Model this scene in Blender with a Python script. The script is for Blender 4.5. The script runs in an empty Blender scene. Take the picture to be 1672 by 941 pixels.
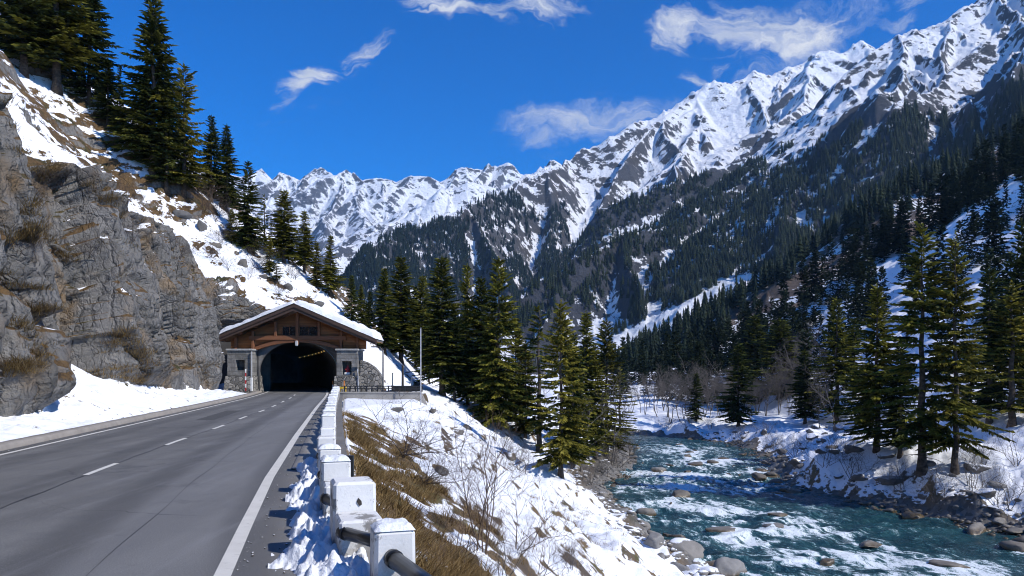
import bpy, math, random
import numpy as np
from mathutils import Vector, Matrix
from mathutils.bvhtree import BVHTree

SC = bpy.context.scene
COL = SC.collection
RNG = np.random.default_rng(7)
random.seed(7)
HAZE = 6e-5
F = 1250.0; CX = 836.0; HY = 603.0; EYE = 2.0      # focal length and horizon in the units of a 1672 px wide picture

# ------------------------------------------------------------------ noise
_G = np.array([[1,1,0],[-1,1,0],[1,-1,0],[-1,-1,0],[1,0,1],[-1,0,1],[1,0,-1],[-1,0,-1],
               [0,1,1],[0,-1,1],[0,1,-1],[0,-1,-1],[1,1,0],[-1,1,0],[0,-1,1],[0,-1,-1]], dtype=np.float64)
def _hash(ix, iy, iz, seed):
    h = (ix.astype(np.uint32)*np.uint32(374761393) + iy.astype(np.uint32)*np.uint32(668265263)
         + iz.astype(np.uint32)*np.uint32(2246822519) + np.uint32(seed*97+13)*np.uint32(3266489917))
    h ^= h >> np.uint32(13); h *= np.uint32(1274126177); h ^= h >> np.uint32(16)
    h *= np.uint32(2654435761); h ^= h >> np.uint32(15)
    return h
def noise(x, y, z=0.0, seed=0):
    x, y, z = np.broadcast_arrays(np.asarray(x, float), np.asarray(y, float), np.asarray(z, float))
    fx, fy, fz = np.floor(x), np.floor(y), np.floor(z)
    ix, iy, iz = fx.astype(np.int64), fy.astype(np.int64), fz.astype(np.int64)
    dx, dy, dz = x-fx, y-fy, z-fz
    u = dx**3*(dx*(dx*6-15)+10); v = dy**3*(dy*(dy*6-15)+10); w = dz**3*(dz*(dz*6-15)+10)
    def g(a, b, c):
        k = _G[_hash(ix+a, iy+b, iz+c, seed) & np.uint32(15)]
        return k[..., 0]*(dx-a) + k[..., 1]*(dy-b) + k[..., 2]*(dz-c)
    def L(t, a, b): return a + t*(b-a)
    return L(w, L(v, L(u, g(0,0,0), g(1,0,0)), L(u, g(0,1,0), g(1,1,0))),
                L(v, L(u, g(0,0,1), g(1,0,1)), L(u, g(0,1,1), g(1,1,1))))
def fbm(x, y, z=0.0, oct=4, seed=0, gain=.5, lac=2.03):
    s = 0; a = 1.0
    for i in range(oct):
        s = s + a*noise(x, y, z, seed+i); a *= gain; x = x*lac; y = y*lac; z = np.asarray(z)*lac
    return s
def ridged(x, y, z=0.0, oct=5, seed=0, gain=.5, lac=2.07):
    s = 0; a = 1.0; wgt = 1.0
    for i in range(oct):
        n = 1 - np.abs(noise(x, y, z, seed+i))*1.6
        n = np.clip(n, 0, 1)**2 * wgt
        wgt = np.clip(n*1.6, 0, 1); s = s + a*n; a *= gain
        x = x*lac; y = y*lac; z = np.asarray(z)*lac
    return s
def worley(x, y, z, seed=0):
    """F1, F2 and a random value of the nearest cell"""
    ix, iy, iz = (np.floor(a).astype(np.int64) for a in (x, y, z))
    f1 = np.full(x.shape, 9.); f2 = np.full(x.shape, 9.); cid = np.zeros(x.shape)
    for a in (-1,0,1):
        for b in (-1,0,1):
            for c in (-1,0,1):
                h = _hash(ix+a, iy+b, iz+c, seed)
                px = ix+a+(h & np.uint32(1023))/1023.; py = iy+b+((h >> np.uint32(10)) & np.uint32(1023))/1023.
                pz = iz+c+((h >> np.uint32(20)) & np.uint32(1023))/1023.
                d = np.sqrt((px-x)**2+(py-y)**2+(pz-z)**2)
                near = d < f1
                f2 = np.where(near, f1, np.minimum(f2, d)); f1 = np.where(near, d, f1)
                cid = np.where(near, (h % np.uint32(1009))/1009., cid)
    return f1, f2, cid
def sstep(a, b, x):
    t = np.clip((x-a)/(b-a), 0, 1); return t*t*(3-2*t)

# ------------------------------------------------------------------ meshes
def mesh_np(name, V, Q=None, T=None, smooth=True, mats=(), attrs=None, mat_idx=None):
    V = np.asarray(V, dtype=np.float32).reshape(-1, 3)
    me = bpy.data.meshes.new(name)
    Q = np.zeros((0, 4), int) if Q is None else np.asarray(Q).reshape(-1, 4)
    T = np.zeros((0, 3), int) if T is None else np.asarray(T).reshape(-1, 3)
    loops = np.concatenate([Q.ravel(), T.ravel()]).astype(np.int32)
    starts = np.concatenate([np.arange(len(Q))*4, len(Q)*4+np.arange(len(T))*3]).astype(np.int32)
    me.vertices.add(len(V)); me.vertices.foreach_set('co', V.ravel())
    me.loops.add(len(loops)); me.loops.foreach_set('vertex_index', loops)
    me.polygons.add(len(starts)); me.polygons.foreach_set('loop_start', starts)
    if smooth: me.polygons.foreach_set('use_smooth', np.ones(len(starts), bool))
    if mat_idx is not None: me.polygons.foreach_set('material_index', np.asarray(mat_idx, np.int32))
    for m in mats: me.materials.append(m)
    for k, a in (attrs or {}).items():
        at = me.attributes.new(k, 'FLOAT', 'POINT'); at.data.foreach_set('value', np.asarray(a, np.float32).ravel())
    me.update(calc_edges=True); me.validate()
    return me
def add(name, me, parent=None, loc=None):
    o = bpy.data.objects.new(name, me); COL.objects.link(o)
    if parent: o.parent = parent
    if loc is not None: o.location = loc
    return o
def tag(o, label=None, cat=None, group=None, kind=None):
    for k, v in (('label', label), ('category', cat), ('group', group), ('kind', kind)):
        if v: o[k] = v
    return o
def empty(name, loc=(0,0,0), rz=0., label=None, cat=None, group=None):
    o = bpy.data.objects.new(name, None); COL.objects.link(o)
    o.location = loc; o.rotation_euler = (0, 0, rz); o.empty_display_size = .3
    return tag(o, label, cat, group)
def copy_tree(o, parent=None):
    c = o.copy(); COL.objects.link(c); c.parent = parent
    for ch in KIDS(o): copy_tree(ch, c)
    return c
def KIDS(o): return [x for x in COL.objects if x.parent == o]
def grid_quads(n, m, wrap=False):
    i = np.arange(n-1)[:, None]*m; j = np.arange(m-1)[None, :]
    a = i+j
    return np.stack([a, a+1, a+m+1, a+m], -1).reshape(-1, 4)

class MB:
    """collects boxes, tubes and prisms into one mesh"""
    def __init__(s): s.v = []; s.f = []
    def verts(s, pts, faces):
        o = len(s.v); s.v += [tuple(p) for p in pts]; s.f += [tuple(o+i for i in f) for f in faces]
    def box(s, c, size, rot=0., taper=(1, 1), bev=0.):
        hx, hy, hz = size[0]/2, size[1]/2, size[2]/2
        cs, sn = math.cos(rot), math.sin(rot)
        rings = [(-hz, 1, 1), (hz, taper[0], taper[1])]
        if bev > 0:
            kx, ky = 1-bev/hx, 1-bev/hy
            rings = [(-hz, kx, ky), (-hz+bev, 1, 1), (hz-bev, taper[0], taper[1]), (hz, taper[0]*kx, taper[1]*ky)]
        pts = []; n = 4 if bev <= 0 else 8
        for z, ax, ay in rings:
            x, y = hx*ax, hy*ay
            if n == 4: cor = [(-x,-y),(x,-y),(x,y),(-x,y)]
            else:
                b = bev
                cor = [(-x+b,-y),(x-b,-y),(x,-y+b),(x,y-b),(x-b,y),(-x+b,y),(-x,y-b),(-x,-y+b)]
            pts += [(c[0]+a*cs-b2*sn, c[1]+a*sn+b2*cs, c[2]+z) for a, b2 in cor]
        fs = [tuple(range(n-1, -1, -1)), tuple(len(pts)-n+i for i in range(n))]
        for r in range(len(rings)-1):
            for i in range(n):
                j = (i+1) % n
                fs.append((r*n+i, r*n+j, (r+1)*n+j, (r+1)*n+i))
        s.verts(pts, fs)
    def tube(s, path, rad, n=8, cap=True):
        path = [Vector(p) for p in path]
        rad = [rad]*len(path) if not hasattr(rad, '__len__') else rad
        pts = []; up = Vector((0, 0, 1))
        for i, p in enumerate(path):
            d = (path[min(i+1, len(path)-1)]-path[max(i-1, 0)])
            d = d.normalized() if d.length > 1e-9 else Vector((0,0,1))
            a = d.cross(up if abs(d.z) < .95 else Vector((1, 0, 0))).normalized(); b = d.cross(a)
            pts += [p+(a*math.cos(2*math.pi*k/n)+b*math.sin(2*math.pi*k/n))*rad[i] for k in range(n)]
        fs = []
        for i in range(len(path)-1):
            for k in range(n):
                l = (k+1) % n
                fs.append((i*n+k, i*n+l, (i+1)*n+l, (i+1)*n+k))
        if cap: fs += [tuple(range(n-1, -1, -1)), tuple((len(path)-1)*n+k for k in range(n))]
        s.verts(pts, fs)
    def prism(s, poly, y0, y1):
        """polygon of (x, z) pushed along y"""
        n = len(poly)
        s.verts([(x, y0, z) for x, z in poly]+[(x, y1, z) for x, z in poly],
                [tuple(range(n)), tuple(range(2*n-1, n-1, -1))]+[(i, n+i, n+(i+1) % n, (i+1) % n) for i in range(n)])
    def mesh(s, name, m, smooth=False):
        me = bpy.data.meshes.new(name); me.from_pydata(s.v, [], s.f)
        import bmesh as _b
        bm = _b.new(); bm.from_mesh(me); _b.ops.recalc_face_normals(bm, faces=bm.faces); bm.to_mesh(me); bm.free()
        me.materials.append(m)
        if smooth: me.polygons.foreach_set('use_smooth', [True]*len(me.polygons))
        me.update(); return me
    def build(s, name, m, parent=None, smooth=False):
        return add(name, s.mesh(name, m, smooth), parent)

def pt(px, py, Y):
    """a point the photograph shows at (px, py), at depth Y"""
    return np.array([(px-CX)/F*Y, Y, EYE-(py-HY)/F*Y])

# ------------------------------------------------------------------ materials
class NB:
    def __init__(s, name):
        s.m = bpy.data.materials.new(name); s.m.use_nodes = True
        s.nt = s.m.node_tree; s.nt.nodes.clear()
    def n(s, t, ins=None, **props):
        nd = s.nt.nodes.new('ShaderNode'+t)
        for k, v in props.items(): setattr(nd, k, v)
        for k, v in (ins or {}).items():
            sk = nd.inputs[k]
            if isinstance(v, bpy.types.NodeSocket): s.nt.links.new(v, sk)
            else:
                if sk.type == 'RGBA' and hasattr(v, '__len__') and len(v) == 3: v = (*v, 1)
                sk.default_value = v
        return nd
    def noise(s, vec, scale, detail=4, rough=.55, dist=0.):
        return s.n('TexNoise', {'Vector': vec, 'Scale': scale, 'Detail': detail, 'Roughness': rough, 'Distortion': dist}).outputs['Fac']
    def voro(s, vec, scale, feature='F1', out='Distance'):
        return s.n('TexVoronoi', {'Vector': vec, 'Scale': scale}, feature=feature).outputs[out]
    def math(s, op, a, b=0., c=0., clamp=False):
        nd = s.n('Math', {0: a, 1: b, 2: c}, operation=op); nd.use_clamp = clamp; return nd.outputs[0]
    def vmath(s, op, a, b=(0,0,0)):
        return s.n('VectorMath', {0: a, 1: b}, operation=op).outputs[0]
    def step(s, a, b, x):
        return s.n('MapRange', {'Value': x, 'From Min': a, 'From Max': b}, interpolation_type='SMOOTHSTEP').outputs['Result']
    def mix(s, f, a, b):
        nd = s.n('Mix', {0: f}, data_type='RGBA')
        for i, v in ((6, a), (7, b)):
            if isinstance(v, bpy.types.NodeSocket): s.nt.links.new(v, nd.inputs[i])
            else: nd.inputs[i].default_value = (*v, 1)
        return nd.outputs[2]
    def attr(s, name): return s.n('Attribute', attribute_name=name).outputs['Fac']
    def pos(s): return s.n('NewGeometry').outputs['Position']
    def nrm(s): return s.n('SeparateXYZ', {0: s.n('NewGeometry').outputs['Normal']}).outputs
    def obj(s): return s.n('TexCoord').outputs['Object']
    def rand(s): return s.n('ObjectInfo').outputs['Random']
    def bump(s, h, strength=.5, dist=.1):
        return s.n('Bump', {'Height': h, 'Strength': strength, 'Distance': dist}).outputs['Normal']
    def out(s, color, rough=.8, normal=None, **kw):
        ins = {'Base Color': color, 'Roughness': rough}
        if normal is not None: ins['Normal'] = normal
        ins.update(kw)
        p = s.n('BsdfPrincipled', ins)
        s.n('OutputMaterial', {'Surface': p.outputs[0]}); return s.m

SNOW = (.84, .86, .90)
def simple(name, col, rough=.7, var=.25, scale=6., bump=.2, bd=.02, **kw):
    b = NB(name); o = b.obj()
    f = b.noise(o, scale, 5, .6)
    c = b.mix(b.step(.3, .75, f), [x*(1-var) for x in col], [min(1, x*(1+var)) for x in col])
    return b.out(c, rough, b.bump(b.noise(o, scale*4, 4, .6), bump, bd), **kw)

def mat_mountain(name, thr=.62, forest=None, scale=1., rock=(.105, .10, .10), aspect=.0, grass=(.10,.08,.05), bare=0., zlow=0., hollow=.20, top=0.):
    """snow on what is not too steep, bare rock on the rest, broken up by noise"""
    b = NB(name); p = b.pos(); N = b.nrm()
    warp = b.noise(p, .012*scale, 6, .62)
    fine = b.noise(p, .045*scale, 9, .74)
    md = b.n('Mapping', {'Vector': p, 'Rotation': (.6, .5, .4), 'Scale': (1, 3.2, 1)}).outputs[0]
    streak = b.noise(md, .03*scale, 8, .72)
    z = b.n('SeparateXYZ', {0: p}).outputs[2]
    s = b.math('ADD', N[2], b.math('MULTIPLY', b.math('SUBTRACT', warp, .5), .6))
    s = b.math('ADD', s, b.math('MULTIPLY', b.math('SUBTRACT', fine, .5), 1.9))
    s = b.math('ADD', s, b.math('MULTIPLY', b.math('SUBTRACT', streak, .5), 1.5))
    s = b.math('ADD', s, b.math('MULTIPLY', b.attr('hollow'), hollow))
    if top: s = b.math('ADD', s, b.math('MULTIPLY', b.step(top*.55, top, z), .22))
    if aspect: s = b.math('ADD', s, b.math('MULTIPLY', N[0], aspect))
    if bare: s = b.math('SUBTRACT', s, b.math('MULTIPLY', b.step(zlow+140, zlow, z), bare))
    f = b.step(thr-.035, thr+.035, s)
    st = b.n('Mapping', {'Vector': p, 'Rotation': (.5, .3, .2), 'Scale': (1, 1, 4)}).outputs[0]
    r = b.mix(b.noise(st, .03*scale, 8, .7), [x*.35 for x in rock], [x*1.9 for x in rock])
    r = b.mix(b.step(.53, .66, b.noise(p, .02*scale, 5, .6)), r, grass)
    c = b.mix(f, r, SNOW)
    h = b.noise(p, .11*scale, 8, .7)
    return b.out(c, b.n('MapRange', {'Value': f, 'To Min': .9, 'To Max': .6}).outputs[0], b.bump(b.math('ADD', h, b.math('MULTIPLY', streak, .8)), .8, 9./scale))
# ------------------------------------------------------------------ plan of the place (metres, camera at the origin, looking along +Y)
def curve(*k):
    a = np.array(k, float)
    def f(y):
        y = np.asarray(y, float)
        lo = a[0, 1]+(y-a[0, 0])*(a[1, 1]-a[0, 1])/(a[1, 0]-a[0, 0])
        return np.where(y < a[0, 0], lo, np.interp(y, a[:, 0], a[:, 1]))
    return f
XL = curve((0, -8.8), (18, -12.0), (26.6, -13.55), (40, -15.95), (52, -18.15), (58, -19.4), (66, -21.2), (75, -23.6), (110, -34))
XR = curve((0, -.95), (7.4, -2.8), (9.73, -3.39), (14.1, -4.47), (23.4, -6.56), (40, -10.2), (53.2, -13.0), (60, -14.5), (66, -15.9), (75, -18.2), (110, -28.8))
XB = curve((2, .1), (4, -.5), (5.66, -.9), (8.15, -1.69), (10, -2.3), (14, -3.4), (19.5, -4.68), (30, -7.1), (45, -10.45), (58, -13.25), (61, -13.9), (64, -14.5))
XK = lambda y: XL(y)-.78                                        # back of the kerb
XA = curve((0, .9), (4, -.05), (10, -1.85), (19.5, -4.2), (30, -6.6), (42, -9.2), (50, -9.3), (57, -8.2), (61, -7.6), (66, -9), (75, -10), (90, -10.5), (110, -8), (130, -4), (180, -10), (260, -30))
ZA = curve((0, -.12), (36, -.14), (50, -.40), (60, -.42), (66, -.3), (75, .1), (90, .3), (130, -3), (180, -4), (260, -3))

RIV = np.array([(14, -60, 14.), (20, -10, 15), (27, 20, 13.8), (25.4, 44, 13.7), (22.5, 56, 12.5), (19., 70, 10.1), (19., 80, 8.2), (22.5, 92, 8.1),
                (25.5, 108, 8.3), (26.5, 120, 7.8), (22, 131, 7), (10, 138, 6.5), (-15, 144, 6.), (-60, 160, 6.)])
def _spline(P, n):
    t = np.linspace(0, len(P)-1.0001, n); i = t.astype(int); f = (t-i)[:, None]
    g = lambda k: P[np.clip(i+k, 0, len(P)-1)]
    a, b_, c, d = g(-1), g(0), g(1), g(2)
    return .5*((2*b_)+(-a+c)*f+(2*a-5*b_+4*c-d)*f*f+(-a+3*b_-3*c+d)*f**3)
RC = _spline(RIV, 160)
def river_d(X, Y):
    """distance to the water's edge (negative in the river), side (+1 = right bank), distance along"""
    shp = X.shape; X = X.ravel(); Y = Y.ravel()
    best = np.full(X.shape, 1e9); side = np.zeros(X.shape); hw = np.zeros(X.shape); along = np.zeros(X.shape)
    s0 = 0.
    for a, c in zip(RC[:-1], RC[1:]):
        d = c[:2]-a[:2]; L2 = d@d; L = math.sqrt(L2)
        t = np.clip(((X-a[0])*d[0]+(Y-a[1])*d[1])/L2, 0, 1)
        ex, ey = X-(a[0]+t*d[0]), Y-(a[1]+t*d[1]); D = ex*ex+ey*ey
        k = D < best
        best = np.where(k, D, best); side = np.where(k, np.sign(d[1]*ex-d[0]*ey), side)
        hw = np.where(k, a[2]+t*(c[2]-a[2]), hw); along = np.where(k, s0+t*L, along)
        s0 += L
    return (np.sqrt(best)-hw).reshape(shp), side.reshape(shp), along.reshape(shp)
WZ = -10.0
def ground_z(X, Y):
    X = np.asarray(X, float); Y = np.asarray(Y, float)
    dr, side, al = river_d(X, Y)
    n1 = fbm(X*.11, Y*.11, 3.3, 5, 11); n2 = fbm(X*.45, Y*.45, 1.7, 4, 21)
    # shores wander
    dr = dr + 1.3*fbm(X*.12, Y*.12, 9., 3, 31) + .5*n2
    # left bank
    a = np.maximum(X-XA(Y), 0.); b = np.maximum(dr, 0.)
    w = b/(a+b+1e-6)
    za = ZA(Y)
    zl = WZ-.15 + (za-(WZ-.15))*np.clip(w, 0, 1)**.93
    amp = np.clip(np.minimum(a/5., b/2.5), 0, 1)
    zl = zl + amp*(1.0*n1+.28*n2) + amp*.35*np.clip(ridged(X*.16+Y*.05, Y*.10, .5, 4, 41)-.75, 0, 1)
    # terrace beside the portal
    ter = sstep(60.6, 61.6, Y)*sstep(73, 70, Y)*sstep(-7.0, -8.0, X)
    zl = np.maximum(zl, np.where(ter > .02, -.06-3*(1-ter), -99))
    zl = np.where(X < XA(Y), np.where(Y < 62, np.where(X > XB(Y)+.55, np.minimum(za, -.13)+.35*n1*sstep(40, 50, Y), np.minimum(za-.1, -.3)), za-1.5), zl)
    # right bank
    top = np.interp(Y, [30, 66, 90, 115, 180], [-4.6, -5.0, -6.4, -7.3, -7.2])
    b = np.maximum(dr, 0.)
    pr = np.interp(b, [0, 1.8, 4., 8.5, 16], [0, .10, .45, .96, 1.0])
    zr = WZ-.15 + (top-WZ+.15)*pr + np.maximum(b-14, 0)*.045
    bumps = np.clip(b/2., 0, 1)
    zr = zr + bumps*(.75*n1+.33*n2) + .9*bumps*np.clip(ridged(X*.13, Y*.13, 2., 4, 51)-.7, 0, 1)*np.interp(b, [0, 3, 9, 14], [.2, 1, .6, .2])
    # the right-hand hillside and its spur
    toe = 47+.05*np.maximum(Y-60, 0)
    s = np.maximum(X-toe, 0.)
    up = (s*.50+.0012*s*s)*sstep(20, 110, Y)*np.interp(Y, [0, 255, 330, 420], [1, 1, .3, .0])
    up = up + np.clip(up/10, 0, 1)*(5*fbm(X*.02, Y*.02, 5., 5, 61)+.8*n1)
    zr = zr + up
    z = np.where(side > 0, zr, zl)
    z = np.where(dr < 0, WZ-.15-np.clip(-dr*.35, 0, 1.6)+.25*n2, z)
    far = sstep(150, 400, np.hypot(X, Y))
    return z + far*(2.5*fbm(X*.01, Y*.01, 7., 4, 71))

# ------------------------------------------------------------------ ground
def make_ground():
    az = np.radians(np.concatenate([np.linspace(-180, -44, 40)[:-1], np.linspace(-44, 44, 760), np.linspace(44, 180, 40)[1:]]))
    r = np.concatenate([[.5, 1.5], np.geomspace(2.6, 330, 520), np.geomspace(335, 14000, 40)])
    A, R = np.meshgrid(az, r)
    X, Y = R*np.sin(A), R*np.cos(A)
    Z = ground_z(X, Y)
    Z = np.where((R > 330), np.minimum(Z, -5), Z)
    V = np.stack([X, Y, Z], -1).reshape(-1, 3); Q = grid_quads(len(r), len(az))[:, ::-1]
    dr, side, al = river_d(X.ravel(), Y.ravel())
    c = V[Q].mean(1)
    keep = ~((c[:, 1] > 69.) & (c[:, 1] < 110) & (c[:, 0] < XR(c[:, 1])+2.5) & (c[:, 0] > XL(c[:, 1])-2.5) & (c[:, 2] > -.4))
    # embankment just behind the guard stones is bare grass, further down it is under snow
    a = V[:, 0]-XA(V[:, 1])
    nn = fbm(V[:, 0]*.35, V[:, 1]*.16, 0, 4, 77)
    gr = sstep(3.3, 2.1, a-.018*(V[:, 1]-8)+3.0*nn)*(side < 0)*sstep(46, 30, V[:, 1]+8*nn)*(a > -.5)
    hole = fbm(V[:, 0]*.75, V[:, 1]*.55, 3., 4, 78)
    gr = np.clip(gr*sstep(.0, .35, a+.4*nn)*sstep(-.30, -.02, hole), 0, 1)
    return V, Q[keep], dr, side, gr
def mat_ground():
    b = NB('snowy_ground'); p = b.pos(); N = b.nrm()
    dr = b.attr('shore'); gr = b.attr('grassy'); side = b.attr('bank')
    big = b.noise(p, .22, 6, .6); fine = b.noise(p, 1.3, 7, .65)
    stretch = b.n('Mapping', {'Vector': p, 'Rotation': (0, 0, .9), 'Scale': (.28, 1.3, 1)}).outputs[0]
    st = b.noise(stretch, .55, 6, .62)
    s = b.math('ADD', N[2], b.math('MULTIPLY', b.math('SUBTRACT', big, .5), .30))
    s = b.math('ADD', s, b.math('MULTIPLY', b.math('SUBTRACT', fine, .5), .85))
    s = b.math('ADD', s, b.math('MULTIPLY', b.math('SUBTRACT', st, .5), .55))
    s = b.math('ADD', s, b.math('MULTIPLY', b.math('MULTIPLY', b.step(0., .5, side), b.step(.8, 2.6, dr)), .14))
    s = b.math('SUBTRACT', s, b.math('MULTIPLY', gr, .55))
    wet = b.step(b.n('MapRange', {'Value': side, 'From Min': -1., 'From Max': 1., 'To Min': 4.6, 'To Max': 3.0}).outputs[0], .9, b.math('ADD', dr, b.math('MULTIPLY', b.math('SUBTRACT', big, .5), 5.)))
    s = b.math('SUBTRACT', s, b.math('MULTIPLY', wet, .9))
    f = b.step(.685, .785, s)
    straw = b.mix(b.noise(p, 6., 8, .78), (.035, .022, .010), (.24, .155, .066))
    straw = b.mix(b.step(.5, .68, b.noise(p, .8, 4)), straw, (.075, .07, .02))
    soil = b.mix(b.noise(p, 2.2, 9, .78), (.012, .010, .008), (.15, .115, .085))
    stone = b.mix(b.voro(p, 2.6, 'F1', 'Color'), (.04, .04, .04), (.22, .21, .195))
    c = b.mix(b.step(.35, .6, b.math('ADD', big, b.math('MULTIPLY', gr, .3))), soil, straw)
    c = b.mix(wet, c, stone)
    c = b.mix(f, c, SNOW)
    h = b.math('ADD', b.math('MULTIPLY', b.noise(p, 3.1, 7, .6), .5), b.math('MULTIPLY', b.noise(p, .7, 5, .6), 1.))
    return b.out(c, .75, b.bump(h, .55, .25))

# ------------------------------------------------------------------ hillside on the left with its roadside cliff
HK = [(-30, [(0,.12),(1.9,.55),(2.3,5),(3.2,11.5),(9,19),(16,27.5),(25,36),(45,50),(75,62)]),
      (18,  [(0,.12),(1.8,.55),(2.1,5),(3.0,11.5),(9,19),(16,27.5),(25,36),(45,50),(75,62)]),
      (25.5,[(0,.12),(1.7,.5),(2.0,5),(3.2,10.8),(10,17.2),(17,25.4),(26,34.4),(45,50),(75,62)]),
      (26.8,[(0,.12),(2.0,.8),(2.5,4.6),(4.0,9.8),(10,16.6),(17,25),(26,34),(45,50),(75,62)]),
      (28.8,[(0,.12),(4.4,2.7),(5.6,5.4),(7.0,9.8),(11,15.8),(17,24),(26,33.8),(45,50),(75,62)]),
      (32.5,[(0,.12),(3.6,2.0),(4.6,5.4),(5.6,10.8),(10.5,15.8),(16.5,23.2),(26,33.5),(45,50),(75,62)]),
      (38,  [(0,.12),(2.4,1.2),(2.8,6),(4.6,11.8),(10.2,16),(16.5,23),(26,33.2),(45,50),(75,62)]),
      (44,  [(0,.12),(2.4,.8),(3.2,5.6),(5.2,11.2),(10.3,15.8),(16.5,22.8),(26,33),(45,50),(75,62)]),
      (50,  [(0,.12),(1.9,.6),(2.6,6),(4.4,11.4),(10.2,15.8),(16.5,22.8),(26,33),(45,50),(75,62)]),
      (56.5,[(0,.12),(2.0,.45),(2.7,5.6),(4.4,11.0),(10,15.6),(16.5,22.6),(26,33),(45,50),(75,62)]),
      (60.5,[(0,.1),(3.4,.4),(3.9,5.5),(5.4,10.2),(10.5,15.4),(16.5,22.6),(26,33),(45,50),(75,62)]),
      (62,  [(0,.02),(7.0,.2),(7.5,3.8),(8.7,7.2),(12,11.5),(17.5,19.5),(27,31),(45,48),(75,62)]),
      (69.0,[(0,-.2),(7.0,.2),(7.5,3.4),(8.7,6.4),(12.5,9.6),(19,16),(28,26.5),(46,46),(75,61)]),
      (71.2,[(0,.0),(3,3.0),(6,5.2),(10,7.3),(17,10.4),(24,15.5),(33,25.5),(50,43),(80,58)]),
      (75.5,[(0,.2),(4,4.0),(8,7.4),(12,9.6),(17,12.6),(23,17.4),(32,26.5),(50,43.5),(80,58)]),
      (82,  [(0,.2),(4,4.4),(8,8.4),(12,11.6),(17,15.2),(21,18.8),(30,27.5),(49,44),(80,58)]),
      (90,  [(0,.3),(5,5.6),(10,10.8),(14,14.4),(18,18),(26,25.3),(36,33.5),(55,46),(85,58)]),
      (110, [(0,-1.5),(6,3),(12,8.6),(19,14.2),(25,18.8),(34,25.5),(46,33),(65,44),(95,56)]),
      (130, [(0,-3.3),(8,1.6),(16,7.0),(24,12.6),(32,18.2),(42,24.5),(55,32),(75,43),(105,55)]),
      (180, [(0,-4.5),(10,.5),(20,5.4),(32,12),(42,17.5),(55,24),(70,32),(95,43),(120,54)]),
      (260, [(0,-4),(10,0),(20,4),(32,10),(42,15),(55,22),(70,30),(95,41),(120,52)])]
XH = curve((-30, -3.4-.78), (0, -8.8-.78), (18, -12.78), (26.6, -14.33), (40, -16.73), (52, -18.93), (58, -20.18), (62, -21.0), (69., -20.5), (70., -16.), (71.2, -11.6), (80, -10.2), (90, -10.5), (110, -8), (130, -4), (180, -10), (260, -30))
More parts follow.
